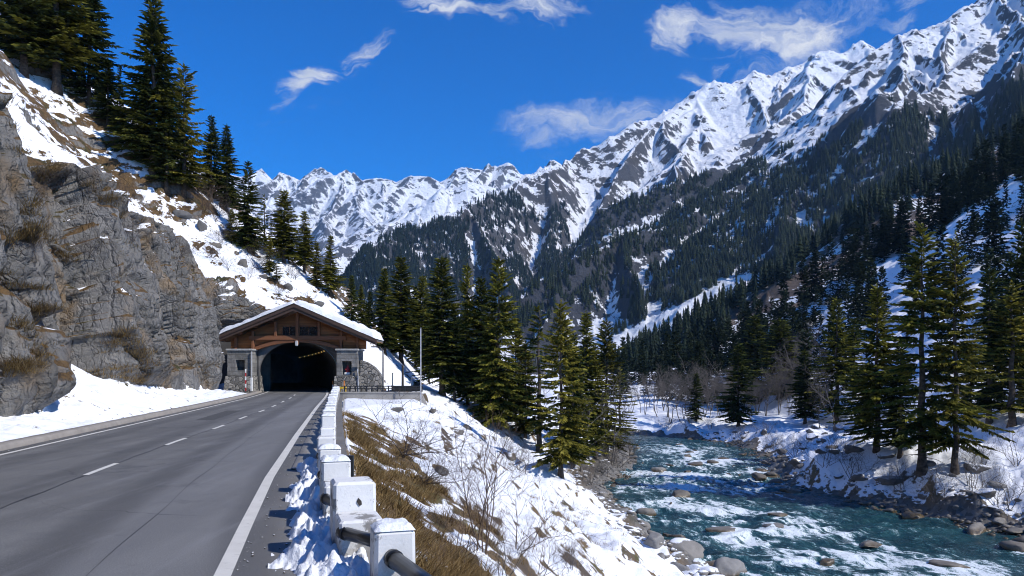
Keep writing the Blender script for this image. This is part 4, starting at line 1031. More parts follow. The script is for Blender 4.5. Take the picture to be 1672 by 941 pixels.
        x = xa+(xe-xa)*t+0*yy; y = yy+0*t
        nz = fbm(x*.8, y*.8, 0, 4, 401); edge = sstep(0, .05, t)*sstep(1.0, .95, t)*sstep(yf-.06, yf+.10, y)
        thick = (.55 if sgn > 0 else .42)+(.26*nz if sgn > 0 else .16*nz)
        V = np.stack([x, y, za+(ze-za)*t+.02+np.maximum(thick*(.25+.75*edge if sgn < 0 else .12+.88*edge), .015)], -1)
        attach(add('snow', mesh_np('snow', V.reshape(-1, 3), grid_quads(ns, nt), mats=[M['roof_snow']])), e).parent = r
        r.children[-1].location = (0, 0, 0) if False else (0, 0, 0)
    for o in COL.objects:
        if o.name.split('.')[0] == 'snow' and o.parent and o.parent.name.startswith('roof'): o.location = (0, 0, 0)
    # lining of the bore, bending to the left, with lamps
    ys = np.concatenate([np.linspace(66.45, 118, 50)]); n = 26
    ax = lambda y: xc-.30*(y-66)-.0009*(y-66)**2
    V = []
    for y in ys:
        for i in range(n+1):
            a = math.pi*i/n
            V.append((ax(y)-math.cos(a)*(hw+.03), y, spring+math.sin(a)*(crown-spring+.03)))
        V.append((ax(y)+hw+.03, y, -.4)); V.insert(len(V)-n-2, (ax(y)-hw-.03, y, -.4))
    Q = grid_quads(len(ys), n+3)
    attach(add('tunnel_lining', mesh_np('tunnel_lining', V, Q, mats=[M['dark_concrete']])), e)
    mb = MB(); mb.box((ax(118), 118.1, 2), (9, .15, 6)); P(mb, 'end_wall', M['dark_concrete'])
    mb = MB(); xx = (435.2-CX)/F*117.6; mb.box((xx+.1, 117.9, 1.05), (.55, .08, 1.7)); P(mb, 'daylight_panel', M['daylight'])  # glowing panel added on the closed end, stands in for daylight from the exit
    for k in range(8):
        y = 68.5+k*3.4+.25*k*k
        for s in ((1,) if k % 3 else (1, -1)):
            mb = MB(); mb.box((ax(y)+s*2.45, y, 3.62), (.075, .10, .06)); P(mb, 'tunnel_lamp', M['lamp'])
    mb = MB(); mb.box((X(485.3), 65.8, Z(561)), (.2, .2, .45), bev=.03); P(mb, 'hanging_lamp', M['pale_metal'])
    # dark slab added to give the shade in the bay behind the left pillar
    mb = MB(); mb.box((X(352), 70.6, 2.2), (6.5, .4, 4.6)); P(mb, 'shade_slab', M['dark_concrete'])
    # ---- things beside the portal
    f = MB(); f.box((X(569.5), 65.55, Z(612)+.10), (.5, .4, .2), bev=.03)
    st = empty('figurine', (X(569.5), 65.55, Z(612)), 0, 'small red figure on a white pedestal inside the niche of the right pillar', 'figurine')
    attach(f.build('pedestal', M['white_paint']), st)
    f = MB(); z0 = Z(612)+.2
    f.tube([(X(569.5), 65.55, z0), (X(569.5), 65.55, z0+.12), (X(569.5), 65.55, z0+.28), (X(569.5), 65.55, z0+.40), (X(569.5), 65.55, z0+.46), (X(569.5), 65.55, z0+.55), (X(569.5), 65.55, z0+.62)], [.17, .15, .12, .13, .06, .075, .03], 10)
    f.tube([(X(569.5)-.12, 65.5, z0+.36), (X(569.5)-.18, 65.42, z0+.22), (X(569.5)-.05, 65.36, z0+.2)], [.045, .04, .03], 6); f.tube([(X(569.5)+.12, 65.5, z0+.36), (X(569.5)+.18, 65.42, z0+.22), (X(569.5)+.05, 65.36, z0+.2)], [.045, .04, .03], 6)
    attach(f.build('robe', M['red'], None, True), st)
    sw = MB(); pts = [(X(588.5), -.3), (X(588.5), Z(588)), (X(600), Z(592)), (X(612), Z(600)), (X(621), Z(611)), (X(625), -.3)]
    sw.prism(pts, 65.9, 66.7); tag(sw.build('stone_wall', M['rubble']), 'rubble stone wing wall stepping down beside the right portal pillar', 'wall')
    k2 = 61/F; X2 = lambda px: (px-CX)*k2; Z2 = lambda py: EYE-(py-HY)*k2
    rw = MB(); rw.prism([(X2(556), Z2(642.5)), (X2(688), Z2(641)), (X2(697), Z2(660)), (X2(701), Z2(690)), (X2(556), Z2(690))], 60.75, 61.25)
    rt = tag(rw.build('retaining_wall', M['concrete']), 'grey concrete retaining wall holding up the terrace right of the tunnel', 'wall')
    cp = MB(); cp.box(((X2(556)+X2(688.5))/2, 61., Z2(641.2)), (X2(688.5)-X2(556), .62, .12), bev=.02); cp.build('coping', M['concrete'], rt)
    rl = empty('railing', (X2(620), 61.1, Z2(640.3)), 0, 'low dark railing of short posts along the top of the terrace wall', 'railing')
    for px in range(562, 690, 9):
        mb = MB(); mb.box((X2(px), 61.1, Z2(640.3)+.25), (.09, .09, .5)); attach(mb.build('post', M['black_metal']), rl)
    for zz in (.46, .26):
        mb = MB(); mb.box(((X2(562)+X2(688))/2, 61.1, Z2(640.3)+zz), (X2(688)-X2(562), .06, .07)); attach(mb.build('rail', M['black_metal']), rl)
    mb = MB(); mb.box(((X2(638)+X2(689))/2, 61.45, Z2(640.3)+.24), (X2(689)-X2(638), .14, .42)); attach(mb.build('beam', M['black_metal']), rl)
    def pole(name, px, y0, y1, Y, r, m, label, cat, top=True):
        a, b_ = pt(px, y0, Y), pt(px, y1, Y)
        o = empty(name, tuple(a), 0, label, cat)
        mb = MB(); mb.tube([(a[0], a[1], a[2]-.3), (a[0], a[1], b_[2])], [r, r*.75], 8); attach(mb.build('shaft', m), o)
        mb = MB(); mb.box((a[0], a[1], a[2]+.06), (r*4, r*4, .12), bev=.015); attach(mb.build('base', M['dark_metal']), o)
        if top: mb = MB(); mb.tube([(a[0], a[1], b_[2]-.03), (a[0], a[1], b_[2]+.06)], [r*1.3, r*.6], 8); attach(mb.build('cap', M['dark_metal']), o)
        return o, a, b_
    pole('mast', 687, 694, 536, 59.5, .055, M['pale_metal'], 'tall thin pale steel mast standing at the end of the terrace wall', 'mast')
    o, a, b_ = pole('lamp_post', 625.5, 640, 572, 64., .085, M['pale_wood'], 'grey lamp post with a short arm on the terrace near the stone wing wall', 'lamp post', False)
    mb = MB(); mb.tube([(a[0], a[1], b_[2]-.1), (a[0]-.25, a[1], b_[2]+.25), (a[0]-.6, a[1], b_[2]+.3)], [.05, .045, .04], 6); attach(mb.build('arm', M['dark_metal']), o)
    mb = MB(); mb.box((a[0]-.75, a[1], b_[2]+.28), (.5, .2, .1), bev=.03); attach(mb.build('lamp_head', M['dark_metal']), o)
    pole('post', 657.5, 640, 597, 63.5, .11, M['dark_wood'], 'dark stout timber post on the terrace between lamp post and mast', 'post')
    pole('post', 672, 638, 618, 63., .07, M['blue_metal'], 'slim blue-grey post on the terrace beside the tall mast', 'post')
    pole('post', 641, 632, 610, 68., .06, M['blue_metal'], 'slim blue-grey post in the snow behind the terrace railing', 'post')
    def marker(px, y0, y1, Y, cols, label, w=.09):
        a, b_ = pt(px, y0, Y), pt(px, y1, Y); o = empty('marker_post', tuple(a), 0, label, 'marker post'); n = len(cols); h = (b_[2]-a[2])/n
        for i, c in enumerate(cols):
            mb = MB(); mb.box((a[0], a[1], a[2]+h*(i+.5)), (w, w, h), bev=.008); attach(mb.build('band' if i < n-1 else 'cap', M[c]), o)
    marker(543.3, 641, 622, 66.2, ['orange', 'white_paint', 'orange'], 'orange marker post just inside the right edge of the tunnel mouth')
    marker(562, 640, 622, 63.8, ['white_paint', 'orange', 'orange'], 'orange and white marker post in front of the right pillar')
    marker(401, 639, 603, 63.9, ['red', 'white_paint', 'red', 'white_paint', 'red', 'white_paint'], 'red and white banded marker post in front of the left pillar')
    marker(411, 639, 617, 63.9, ['white_paint', 'white_paint'], 'short white marker post between left pillar and road edge', .16)
    yb_ = empty('road_barrier', tuple(pt(560, 640, 63.4)), 0, 'small yellow trestle barrier at the foot of the right pillar', 'barrier'); a = pt(560, 640, 63.4)
    mb = MB(); mb.box((a[0], a[1], a[2]+.33), (.62, .05, .16), bev=.01); attach(mb.build('board', M['yellow']), yb_)
    for s in (-.24, .24):
        mb = MB(); mb.tube([(a[0]+s, a[1]-.14, a[2]), (a[0]+s, a[1], a[2]+.42)], .025, 6); mb.tube([(a[0]+s, a[1]+.14, a[2]), (a[0]+s, a[1], a[2]+.42)], .025, 6); attach(mb.build('leg', M['yellow']), yb_)
    return e
# ------------------------------------------------------------------ guard stones and pipes along the drop
def build_guard(M):
    stones = []
    spec = [(6.65, .37, .36, .63, 0), (8.2, .47, .46, .82, .52), (10.2, .40, .5, .80, .56)]
    y = 12.3
    while y < 61:
        spec.append((y, .36+.05*random.random(), .40+.08*random.random(), .58+.24*random.random(), .36+.14*random.random())); y += 2.35+.35*random.random()+max(0, y-18)*.03
    lab = {0: 'white painted guard stone with a black pipe coming out of its front face', 1: 'large white stepped guard stone with a chipped hole in its face', 2: 'white stepped guard stone with a black plate standing behind it'}
    for i, (y, w, d, h, st) in enumerate(spec):
        x = float(XB(y)); rz = math.atan2(float(XB(y+.6)-XB(y-.6)), 1.2)*-1
        if i == 0: x = (637-CX)/F*y+.02
        e = empty('guard_stone', (x, y, 0), -rz*-1 if False else rz, lab.get(i, 'white painted concrete guard stone in the row running down to the tunnel'), 'guard stone', 'guard stones along the road edge')
        mb = MB(); mb.box((0, 0, h/2-.2), (w, d, h+.4), taper=(.93, .94), bev=.03); mb.build('block', M['white_stone'], e)
        if st:
            mb = MB(); mb.box((.01, -d/2-.26, st/2-.2), (w*.97, .54, st+.4), taper=(.96, .97), bev=.025); mb.build('step', M['white_stone'], e)
        if i == 1:
            mb = MB(); yy = -d/2*.955; mb.prism([(.045, h-.25), (.018, h-.205), (.035, h-.165), (.066, h-.20), (.07, h-.235)], yy-.012, yy+.02); mb.build('chipped_hole', M['dark_wood'], e)
        if random.random() < .7 and i != 1:
            n = 11; q = np.linspace(-1, 1, n); gx, gy = np.meshgrid(q, q); rim = np.clip((1-np.maximum(abs(gx), abs(gy)))*2.4, 0, 1)**.5
            cap = np.stack([gx*w*.47, gy*d*.47, h-.004+rim*(.035+.03*random.random())*(1+.9*fbm(gx*1.1+i*3., gy*1.1, 0, 3, 501))], -1)
            add('snow_cap', mesh_np('snow_cap', cap.reshape(-1, 3), grid_quads(n, n), mats=[M['old_snow']]), e)
        stones.append((x, y, h, d, st))
    pl = [((-.30, 5.0, .40), (stones[0][0]+.02, stones[0][1]-.15, .40))]
    for a, b in zip(stones[:-1], stones[1:]):
        pl.append(((a[0]+.03, a[1]+a[3]/2-.06, .42), (b[0]+.03, b[1]-b[3]/2+.05-(.5 if b[4] else 0), .40)))
    for i, (a, b) in enumerate(pl):
        a, b = Vector(a), Vector(b); d = (b-a)
        e = empty('guard_pipe', tuple((a+b)/2), 0, 'thick black guard pipe running out of the lowest stone towards the viewer' if i == 0 else 'black guard pipe joining two neighbouring white guard stones', 'pipe rail', 'pipes between the guard stones')
        r = .072 if i == 0 else .062
        mb = MB(); mb.tube([a-(a+b)/2, b-(a+b)/2], r, 16); o = mb.build('pipe', M['black_pipe'], e, True)
        mb = MB(); mb.tube([(b-(a+b)/2)-d.normalized()*.10, (b-(a+b)/2)-d.normalized()*.02], r*1.12, 16); mb.build('collar', M['black_pipe'], e, True)
    for k, (x, y, z, w, h, lb) in enumerate(((float(XB(10.75))+.20, 10.75, .62, .17, .34, 'black steel plate standing behind the third guard stone'),)):
        e = empty('steel_plate', (x, y, 0), 0, lb, 'plate')
        mb = MB(); mb.box((0, 0, z), (w, .05, h), bev=.01); mb.build('plate', M['black_metal'], e)
        mb = MB(); mb.box((0, .05, z/2-.1), (.07, .05, z+.2)); mb.build('stub', M['black_metal'], e)
# ------------------------------------------------------------------ rocks
import bmesh
def rock_mesh(seed, m, sub=3, flat=.72, rough=.2):
    bm = bmesh.new(); bmesh.ops.create_icosphere(bm, subdivisions=sub, radius=1.)
    V = np.array([v.co[:] for v in bm.verts]); T = np.array([[v.index for v in f.verts] for f in bm.faces]); bm.free()
    g = np.random.default_rng(seed); o = g.random(3)*50
    for _ in range(15):                                          # knock flats off the ball
        d = g.normal(size=3); d /= np.linalg.norm(d); h = .50+.36*g.random()
        s = V@d; k = s > h; V[k] -= d[None]*((s[k]-h)*.94)[:, None]
    N = V/np.linalg.norm(V, axis=1, keepdims=True)
    V = V*(1+rough*fbm(N[:, 0]*1.6+o[0], N[:, 1]*1.6+o[1], N[:, 2]*1.6+o[2], 4, seed))[:, None]
    V = V*np.array([1, .62+.3*g.random(), flat*(.75+.4*g.random())])
    return mesh_np('boulder', V, None, T, mats=[m])
def mat_boulder(name, a, c2, wetz=True):
    b = NB(name); o = b.obj(); p = b.pos(); r = b.rand(); N = b.nrm()
    n = b.noise(o, 2.2, 8, .7); f = b.noise(o, 11., 6, .7)
    c = b.mix(n, a, c2)
    c = b.mix(b.math('MULTIPLY', b.step(.55, .75, f), .5), c, [x*.35 for x in a])
    c = b.mix(b.math('MULTIPLY', r, .55), c, b.mix(n, (.10, .085, .065), (.30, .25, .19)))
    z = b.n('SeparateXYZ', {0: p}).outputs[2]
    cap = b.step(.62, .72, b.math('ADD', b.math('ADD', N[2], b.math('MULTIPLY', b.math('SUBTRACT', n, .5), .6)), b.math('MULTIPLY', b.math('SUBTRACT', b.step(WZ+.5, WZ+1.6, z), 1.), 1.)))
    cap = b.math('MULTIPLY', cap, b.step(.35, .45, r))
    c = b.mix(cap, c, SNOW)
    wet = b.step(WZ+.42, WZ+.12, b.math('ADD', z, b.math('MULTIPLY', b.math('SUBTRACT', n, .5), .35)))
    alg = b.mix(b.step(.4, .65, f), (.045, .04, .03), (.16, .10, .03))
    c = b.mix(b.math('MULTIPLY', wet, .85), c, alg)
    ro = b.n('MapRange', {'Value': wet, 'To Min': .85, 'To Max': .25}).outputs[0]
    return b.out(c, ro, b.bump(b.math('ADD', n, b.math('MULTIPLY', f, .3)), .6, .08))
def put_rock(me, x, y, z, sx, sy, sz, rz, label, group=None, name='boulder', tilt=0.):
    o = add(name, me, None, (x, y, z)); o.scale = (sx, sy, sz); o.rotation_euler = (tilt*random.uniform(-1, 1), tilt*random.uniform(-1, 1), rz)
    return tag(o, label, 'boulder', group)
# ------------------------------------------------------------------ tufts of dry grass
def grass_mesh(P, M, seed, hmin=.07, hmax=.30, per=16, rad=.16, name='dry_grass', m='straw', lean=.55):
    g = np.random.default_rng(seed); n = len(P)*per
    base = np.repeat(P, per, 0); k = np.repeat(.6+.8*g.random(len(P)), per)
    a = g.random(n)*6.283; r = rad*np.sqrt(g.random(n))
    base = base+np.stack([np.cos(a)*r, np.sin(a)*r, np.full(n, -.05)], 1)
    h = (hmin+(hmax-hmin)*g.random(n))*k
    d = np.stack([np.cos(a)*lean*(g.random(n)+.2)+.12*g.normal(size=n)+.10, np.sin(a)*lean*(g.random(n)+.2)+.12*g.normal(size=n)-.05, np.ones(n)], 1)
    s = np.stack([-np.sin(a), np.cos(a), np.zeros(n)], 1)*(.004+.006*g.random(n))[:, None]
    mid = base+d*(h*.55)[:, None]; tip = base+d*h[:, None]; tip[:, :2] += (d[:, :2]*(h*.5)[:, None]); tip[:, 2] -= h*.25*g.random(n)
    V = np.stack([base-s, base+s, mid+s*.8, mid-s*.8, tip], 1).reshape(-1, 3)
    o = np.arange(n)[:, None]*5
    Q = np.concatenate([o, o+1, o+2, o+3], 1); T = np.concatenate([o+3, o+2, o+4], 1)
    me = mesh_np(name, V, Q, T, mats=[M[m]], attrs={'tone': np.repeat(g.random(n), 5)}, smooth=False)
    return tag(add(name, me), kind='stuff')
# ------------------------------------------------------------------ assemble
setup()
M = dict(asphalt=mat_asphalt(), paint=mat_paint(), patch=simple('newer_asphalt', (.068,.067,.066), .85, .3, 30., .5, .01), tar=simple('tar', (.028,.028,.03), .6), kerb=mat_concrete('kerb_concrete', (.30,.27,.235)), concrete=mat_concrete(),
         old_snow=simple('old_snow', (.76,.78,.82), .7, .12, 3., .7, .05), roof_snow=simple('roof_snow', (.78,.80,.83), .7, .10, 2., .6, .08), water=mat_water(), ground=mat_ground(), hill=mat_hill(),
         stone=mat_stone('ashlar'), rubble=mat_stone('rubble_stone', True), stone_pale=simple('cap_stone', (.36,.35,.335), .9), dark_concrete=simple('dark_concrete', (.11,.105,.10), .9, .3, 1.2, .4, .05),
         planks=mat_wood('gable_boards', (.17,.062,.022), (.48,.19,.062)), beam=mat_wood('timber_beam', (.10,.04,.018), (.30,.115,.045), 'X', .999), barge=mat_wood('barge_board', (.035,.02,.014), (.085,.05,.036), 'X', .999),
         soffit=mat_wood('soffit_boards', (.12,.055,.02), (.34,.17,.07), 'X', .999), slate=simple('slate', (.09,.09,.095), .8), glass=simple('dark_glass', (.012,.014,.018), .08, .2),
         pale_metal=simple('galvanised_steel', (.50,.50,.50), .45, .15, 4, .05), dark_metal=simple('dark_steel', (.05,.05,.055), .5), black_metal=simple('black_steel', (.018,.019,.021), .4, .3, 8, .1), blue_metal=simple('blue_grey_steel', (.07,.10,.15), .5),
         pale_wood=simple('weathered_pole', (.22,.21,.20), .8), dark_wood=simple('dark_timber', (.035,.028,.022), .8), orange=simple('orange_paint', (.65,.20,.03), .6), red=simple('red_paint', (.45,.03,.035), .6), yellow=simple('yellow_paint', (.65,.42,.03), .6),
         white_paint=simple('white_paint', (.78,.77,.74), .6, .08), black_pipe=simple('black_pipe', (.012,.0125,.014), .32, .3, 5, .12, .01),
         needles=mat_needles('spruce_needles', (.024,.038,.010), (.27,.25,.036)), pale_needles=mat_needles('olive_needles', (.045,.048,.010), (.32,.28,.045)), dark_needles=mat_needles('deep_green_needles', (.018,.032,.012), (.16,.17,.034)),  # dark needles: a deeper green mix used on some of the trees
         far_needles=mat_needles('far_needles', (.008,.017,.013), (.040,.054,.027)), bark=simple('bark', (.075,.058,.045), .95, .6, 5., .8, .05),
         grey_twig=simple('grey_twig', (.115,.102,.092), .9, .35, 3.), brown_twig=simple('brown_twig', (.13,.085,.055), .9, .35, 3.), dark_twig=simple('dark_twig', (.065,.048,.042), .9, .35, 3.),
         boulder=mat_boulder('granite', (.10,.10,.10), (.33,.32,.305)), dark_boulder=mat_boulder('dark_granite', (.045,.045,.047), (.17,.165,.16)))
def emit(name, col, st):
    b = NB(name); b.n('OutputMaterial', {'Surface': b.n('Emission', {'Color': (*col, 1), 'Strength': st}).outputs[0]}); return b.m
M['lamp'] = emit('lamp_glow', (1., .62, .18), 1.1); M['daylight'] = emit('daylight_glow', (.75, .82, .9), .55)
def straw():
    b = NB('straw'); t = b.attr('tone'); c = b.mix(t, (.10, .058, .022), (.40, .28, .125))
    dif = b.n('BsdfDiffuse', {'Color': c}).outputs[0]; tr = b.n('BsdfTranslucent', {'Color': c}).outputs[0]
    b.n('OutputMaterial', {'Surface': b.n('MixShader', {0: .3, 1: dif, 2: tr}).outputs[0]}); return b.m
M['straw'] = straw()
def white_stone():
    b = NB('whitewashed_concrete'); o = b.obj(); N = b.nrm()
    n = b.noise(o, 5., 7, .68); f = b.noise(o, 26., 5, .65); z = b.n('SeparateXYZ', {0: o}).outputs[2]
    c = b.mix(n, (.66, .655, .64), (.84, .84, .83))
    c = b.mix(b.math('MULTIPLY', b.rand(), .4), c, (.42, .41, .39))
    chip = b.step(.54, .60, b.math('ADD', b.noise(o, 3.2, 8, .7), b.math('MULTIPLY', b.step(.45, .0, z), .16)))
    c = b.mix(chip, c, (.24, .23, .215))
    c = b.mix(b.math('MULTIPLY', b.step(.42, .08, b.math('ADD', z, b.math('MULTIPLY', b.math('SUBTRACT', n, .5), .8))), .75), c, b.mix(n, (.16, .15, .135), (.40, .385, .36)))
    c = b.mix(b.math('MULTIPLY', b.step(.58, .75, f), .35), c, (.35, .34, .32))
    return b.out(c, .8, b.bump(b.math('ADD', b.math('MULTIPLY', n, 1.), b.math('MULTIPLY', f, .5)), .35, .018))
M['white_stone'] = white_stone()

# terrain
V, Q, dr, side, gr = make_ground()
gme = mesh_np('ground', V, Q, mats=[M['ground']], attrs={'shore': dr, 'bank': side, 'grassy': gr}); tag(add('ground', gme), kind='structure')
hV, hQ, st, ap = make_hill()
tag(add('hillside', mesh_np('hillside', hV, hQ, mats=[M['hill']], attrs={'steep': st, 'apron': ap}, smooth=False)), kind='structure')
BG = BVHTree.FromPolygons(V.tolist(), Q.tolist()); BH = BVHTree.FromPolygons(hV.tolist(), hQ.tolist())
CAM = Vector((0, 0, EYE))
def ray(px, py, only=None):
    """where the line of sight through (px, py) meets the ground or the hillside"""
    d = Vector(((px-CX)/F, 1, -(py-HY)/F)).normalized(); best = None
    for n, t in (('g', BG), ('h', BH)):
        if only and n != only: continue
        h = t.ray_cast(CAM, d)
        if h[0] is not None and (best is None or h[3] < best[1]): best = (h[0], h[3])
    return best[0] if best else None
def drop(x, y):
    """height of the uppermost surface at (x, y)"""
    z = -99
    for t in (BG, BH):
        h = t.ray_cast(Vector((x, y, 300)), Vector((0, 0, -1)))
        if h[0] is not None: z = max(z, h[0].z)
    return z
def dropv(x, y, which='g'):
    h = (BG if which == 'g' else BH).ray_cast(Vector((x, y, 300)), Vector((0, 0, -1)))
    return h[0].z if h[0] is not None else -99
make_road(M); build_portal(M); build_guard(M)

# mountains
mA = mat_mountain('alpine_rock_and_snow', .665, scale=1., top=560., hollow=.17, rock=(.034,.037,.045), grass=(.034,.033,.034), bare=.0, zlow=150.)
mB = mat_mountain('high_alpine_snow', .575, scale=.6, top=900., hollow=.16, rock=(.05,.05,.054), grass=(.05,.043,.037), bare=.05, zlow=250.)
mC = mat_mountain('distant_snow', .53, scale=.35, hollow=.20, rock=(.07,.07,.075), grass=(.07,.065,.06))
mS = mat_mountain('brown_slope', .86, scale=2.2, rock=(.10, .075, .06), grass=(.085, .06, .045))
def fanA(X, Y, Z, hol):
    px, py = CX+X/Y*F, HY-(Z-EYE)/Y*F
    return np.where((px > 960) & (px < 1240) & (py > np.interp(px, [985, 1100, 1190, 1225], [560, 503, 458, 448])), 2.2, hol)
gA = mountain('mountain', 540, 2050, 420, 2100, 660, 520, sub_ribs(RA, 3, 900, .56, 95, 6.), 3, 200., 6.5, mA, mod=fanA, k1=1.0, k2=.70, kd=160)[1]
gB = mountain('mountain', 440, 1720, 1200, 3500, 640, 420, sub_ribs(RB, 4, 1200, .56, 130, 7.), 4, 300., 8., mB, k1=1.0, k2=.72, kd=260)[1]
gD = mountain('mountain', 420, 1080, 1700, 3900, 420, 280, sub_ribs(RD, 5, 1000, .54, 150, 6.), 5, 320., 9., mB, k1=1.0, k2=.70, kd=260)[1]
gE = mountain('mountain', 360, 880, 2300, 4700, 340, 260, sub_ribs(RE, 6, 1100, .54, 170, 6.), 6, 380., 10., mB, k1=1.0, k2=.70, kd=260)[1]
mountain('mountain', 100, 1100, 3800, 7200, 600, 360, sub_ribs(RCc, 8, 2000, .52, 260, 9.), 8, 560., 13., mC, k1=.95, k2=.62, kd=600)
gS = mountain('mountain', 880, 2200, 240, 640, 520, 220, RS, 9, 90., 2.5, mS, k1=.62, k2=.55, kd=120)[1]

# far woods: sown where the slopes face the valley and are not too steep
def sow(G, n, seed, ok, hmin, hmax):
    X, Y, Z, HO = G; g = np.random.default_rng(seed); nr, na = X.shape
    i = g.random(n)*(nr-1.001); j = g.random(n)*(na-1.001); i0, j0 = i.astype(int), j.astype(int); fi, fj = i-i0, j-j0
    def bl(A): return (A[i0, j0]*(1-fi)*(1-fj)+A[i0+1, j0]*fi*(1-fj)+A[i0, j0+1]*(1-fi)*fj+A[i0+1, j0+1]*fi*fj)
    x, y, z = bl(X), bl(Y), bl(Z); ho = bl(HO)
    dzr = (Z[i0+1, j0]-Z[i0, j0])/(np.hypot(X[i0+1, j0]-X[i0, j0], Y[i0+1, j0]-Y[i0, j0])+1e-6)
    dza = (Z[i0, j0+1]-Z[i0, j0])/(X[i0, j0+1]-X[i0, j0]+1e-6)
    steep = np.hypot(dzr, dza)
    px = CX+x/y*F; py = HY-(z-EYE)/y*F
    keep = (dzr > (z-EYE)/y-.05) & ok(x, y, z, steep, px, py, ho, g)
    P = np.stack([x, y, z], 1)[keep]
    return P, (hmin+(hmax-hmin)*g.random(len(P)))
def line(*k):
    a = np.array(k, float); return lambda q: np.interp(q, a[:, 0], a[:, 1])
def okA(x, y, z, st, px, py, ho, g):
    n = fbm(x/70, y/70, 0, 4, 81); n2 = fbm(x/24, y/24, 0, 3, 82)
    tree = 330+85*n+60*sstep(1380, 1200, px)+40*sstep(1300, 1500, px)                     # upper limit of the trees
    bare = sstep(.02, .12, n+.35*n2+.28*sstep(250, 60, z)+.0)
    fan = (px > 985) & (px < 1225) & (py > np.interp(px, [985, 1100, 1190, 1225], [560, 503, 458, 448])-10*n)
    return (z < tree) & (z > -15) & (g.random(len(x)) < .45+.55*bare) & (st < 2.6) & ~fan & (ho+.5*n2 < .36)
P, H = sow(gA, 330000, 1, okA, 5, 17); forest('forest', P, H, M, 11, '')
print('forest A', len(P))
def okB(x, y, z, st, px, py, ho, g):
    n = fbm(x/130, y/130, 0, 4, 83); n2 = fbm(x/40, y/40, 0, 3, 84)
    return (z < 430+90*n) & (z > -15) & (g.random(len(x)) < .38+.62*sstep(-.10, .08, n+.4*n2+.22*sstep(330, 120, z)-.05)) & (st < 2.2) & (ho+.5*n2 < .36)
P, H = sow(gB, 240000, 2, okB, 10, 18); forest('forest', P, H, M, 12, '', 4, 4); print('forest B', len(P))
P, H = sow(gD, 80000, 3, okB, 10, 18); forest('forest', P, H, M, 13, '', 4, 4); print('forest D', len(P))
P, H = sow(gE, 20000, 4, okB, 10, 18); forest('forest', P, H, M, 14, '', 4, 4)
RSx = np.array([pt(*q) for q in RS[0][1]])
def okS(x, y, z, st, px, py, ho, g):
    zc = np.interp(px, [q[0] for q in RS[0][1]], [q[1] for q in RS[0][1]])
    low = np.interp(px, [900, 1100, 1200, 1300, 1400, 1500, 1600, 1700, 2200], [680, 625, 535, 440, 385, 338, 292, 256, 100])
    n = fbm(x/22, y/22, 0, 4, 85)
    return (py < low+30*n) & (z > -8) & (g.random(len(x)) < .62)
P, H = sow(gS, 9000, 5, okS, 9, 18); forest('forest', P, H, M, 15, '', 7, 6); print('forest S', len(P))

# spruces one can tell apart
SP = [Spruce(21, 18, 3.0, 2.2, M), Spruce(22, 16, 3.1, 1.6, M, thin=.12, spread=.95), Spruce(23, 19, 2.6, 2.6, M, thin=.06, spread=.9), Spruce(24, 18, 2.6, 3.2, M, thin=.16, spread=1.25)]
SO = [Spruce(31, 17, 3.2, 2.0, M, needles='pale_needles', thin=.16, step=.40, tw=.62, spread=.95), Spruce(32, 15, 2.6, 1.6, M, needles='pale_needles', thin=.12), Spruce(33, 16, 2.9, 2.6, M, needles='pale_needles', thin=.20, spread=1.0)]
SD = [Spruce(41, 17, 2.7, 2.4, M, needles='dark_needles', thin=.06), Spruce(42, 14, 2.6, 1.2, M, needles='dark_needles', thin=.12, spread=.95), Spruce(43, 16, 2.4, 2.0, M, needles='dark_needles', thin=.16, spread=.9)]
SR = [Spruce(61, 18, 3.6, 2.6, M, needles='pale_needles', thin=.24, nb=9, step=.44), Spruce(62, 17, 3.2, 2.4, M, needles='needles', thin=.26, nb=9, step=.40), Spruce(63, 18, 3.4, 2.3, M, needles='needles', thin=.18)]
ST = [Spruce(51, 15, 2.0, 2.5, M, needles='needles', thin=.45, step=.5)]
def tree(px, py, top, half, protos, label, group=None, only=None, wide=1.28):
    h = ray(px, py, only)
    if h is None: print('no ground under', px, py); return
    H = (py-top)/F*h.y; W = half/F*h.y*wide
    p = protos[random.randrange(len(protos))]
    put_spruce(p, (h.x, h.y, h.z-.25), H+.25, W, label, group)
L_ = 'spruces along the left hillside'; M_ = 'spruces between the road and the river'; R_ = 'spruces on the right bank'
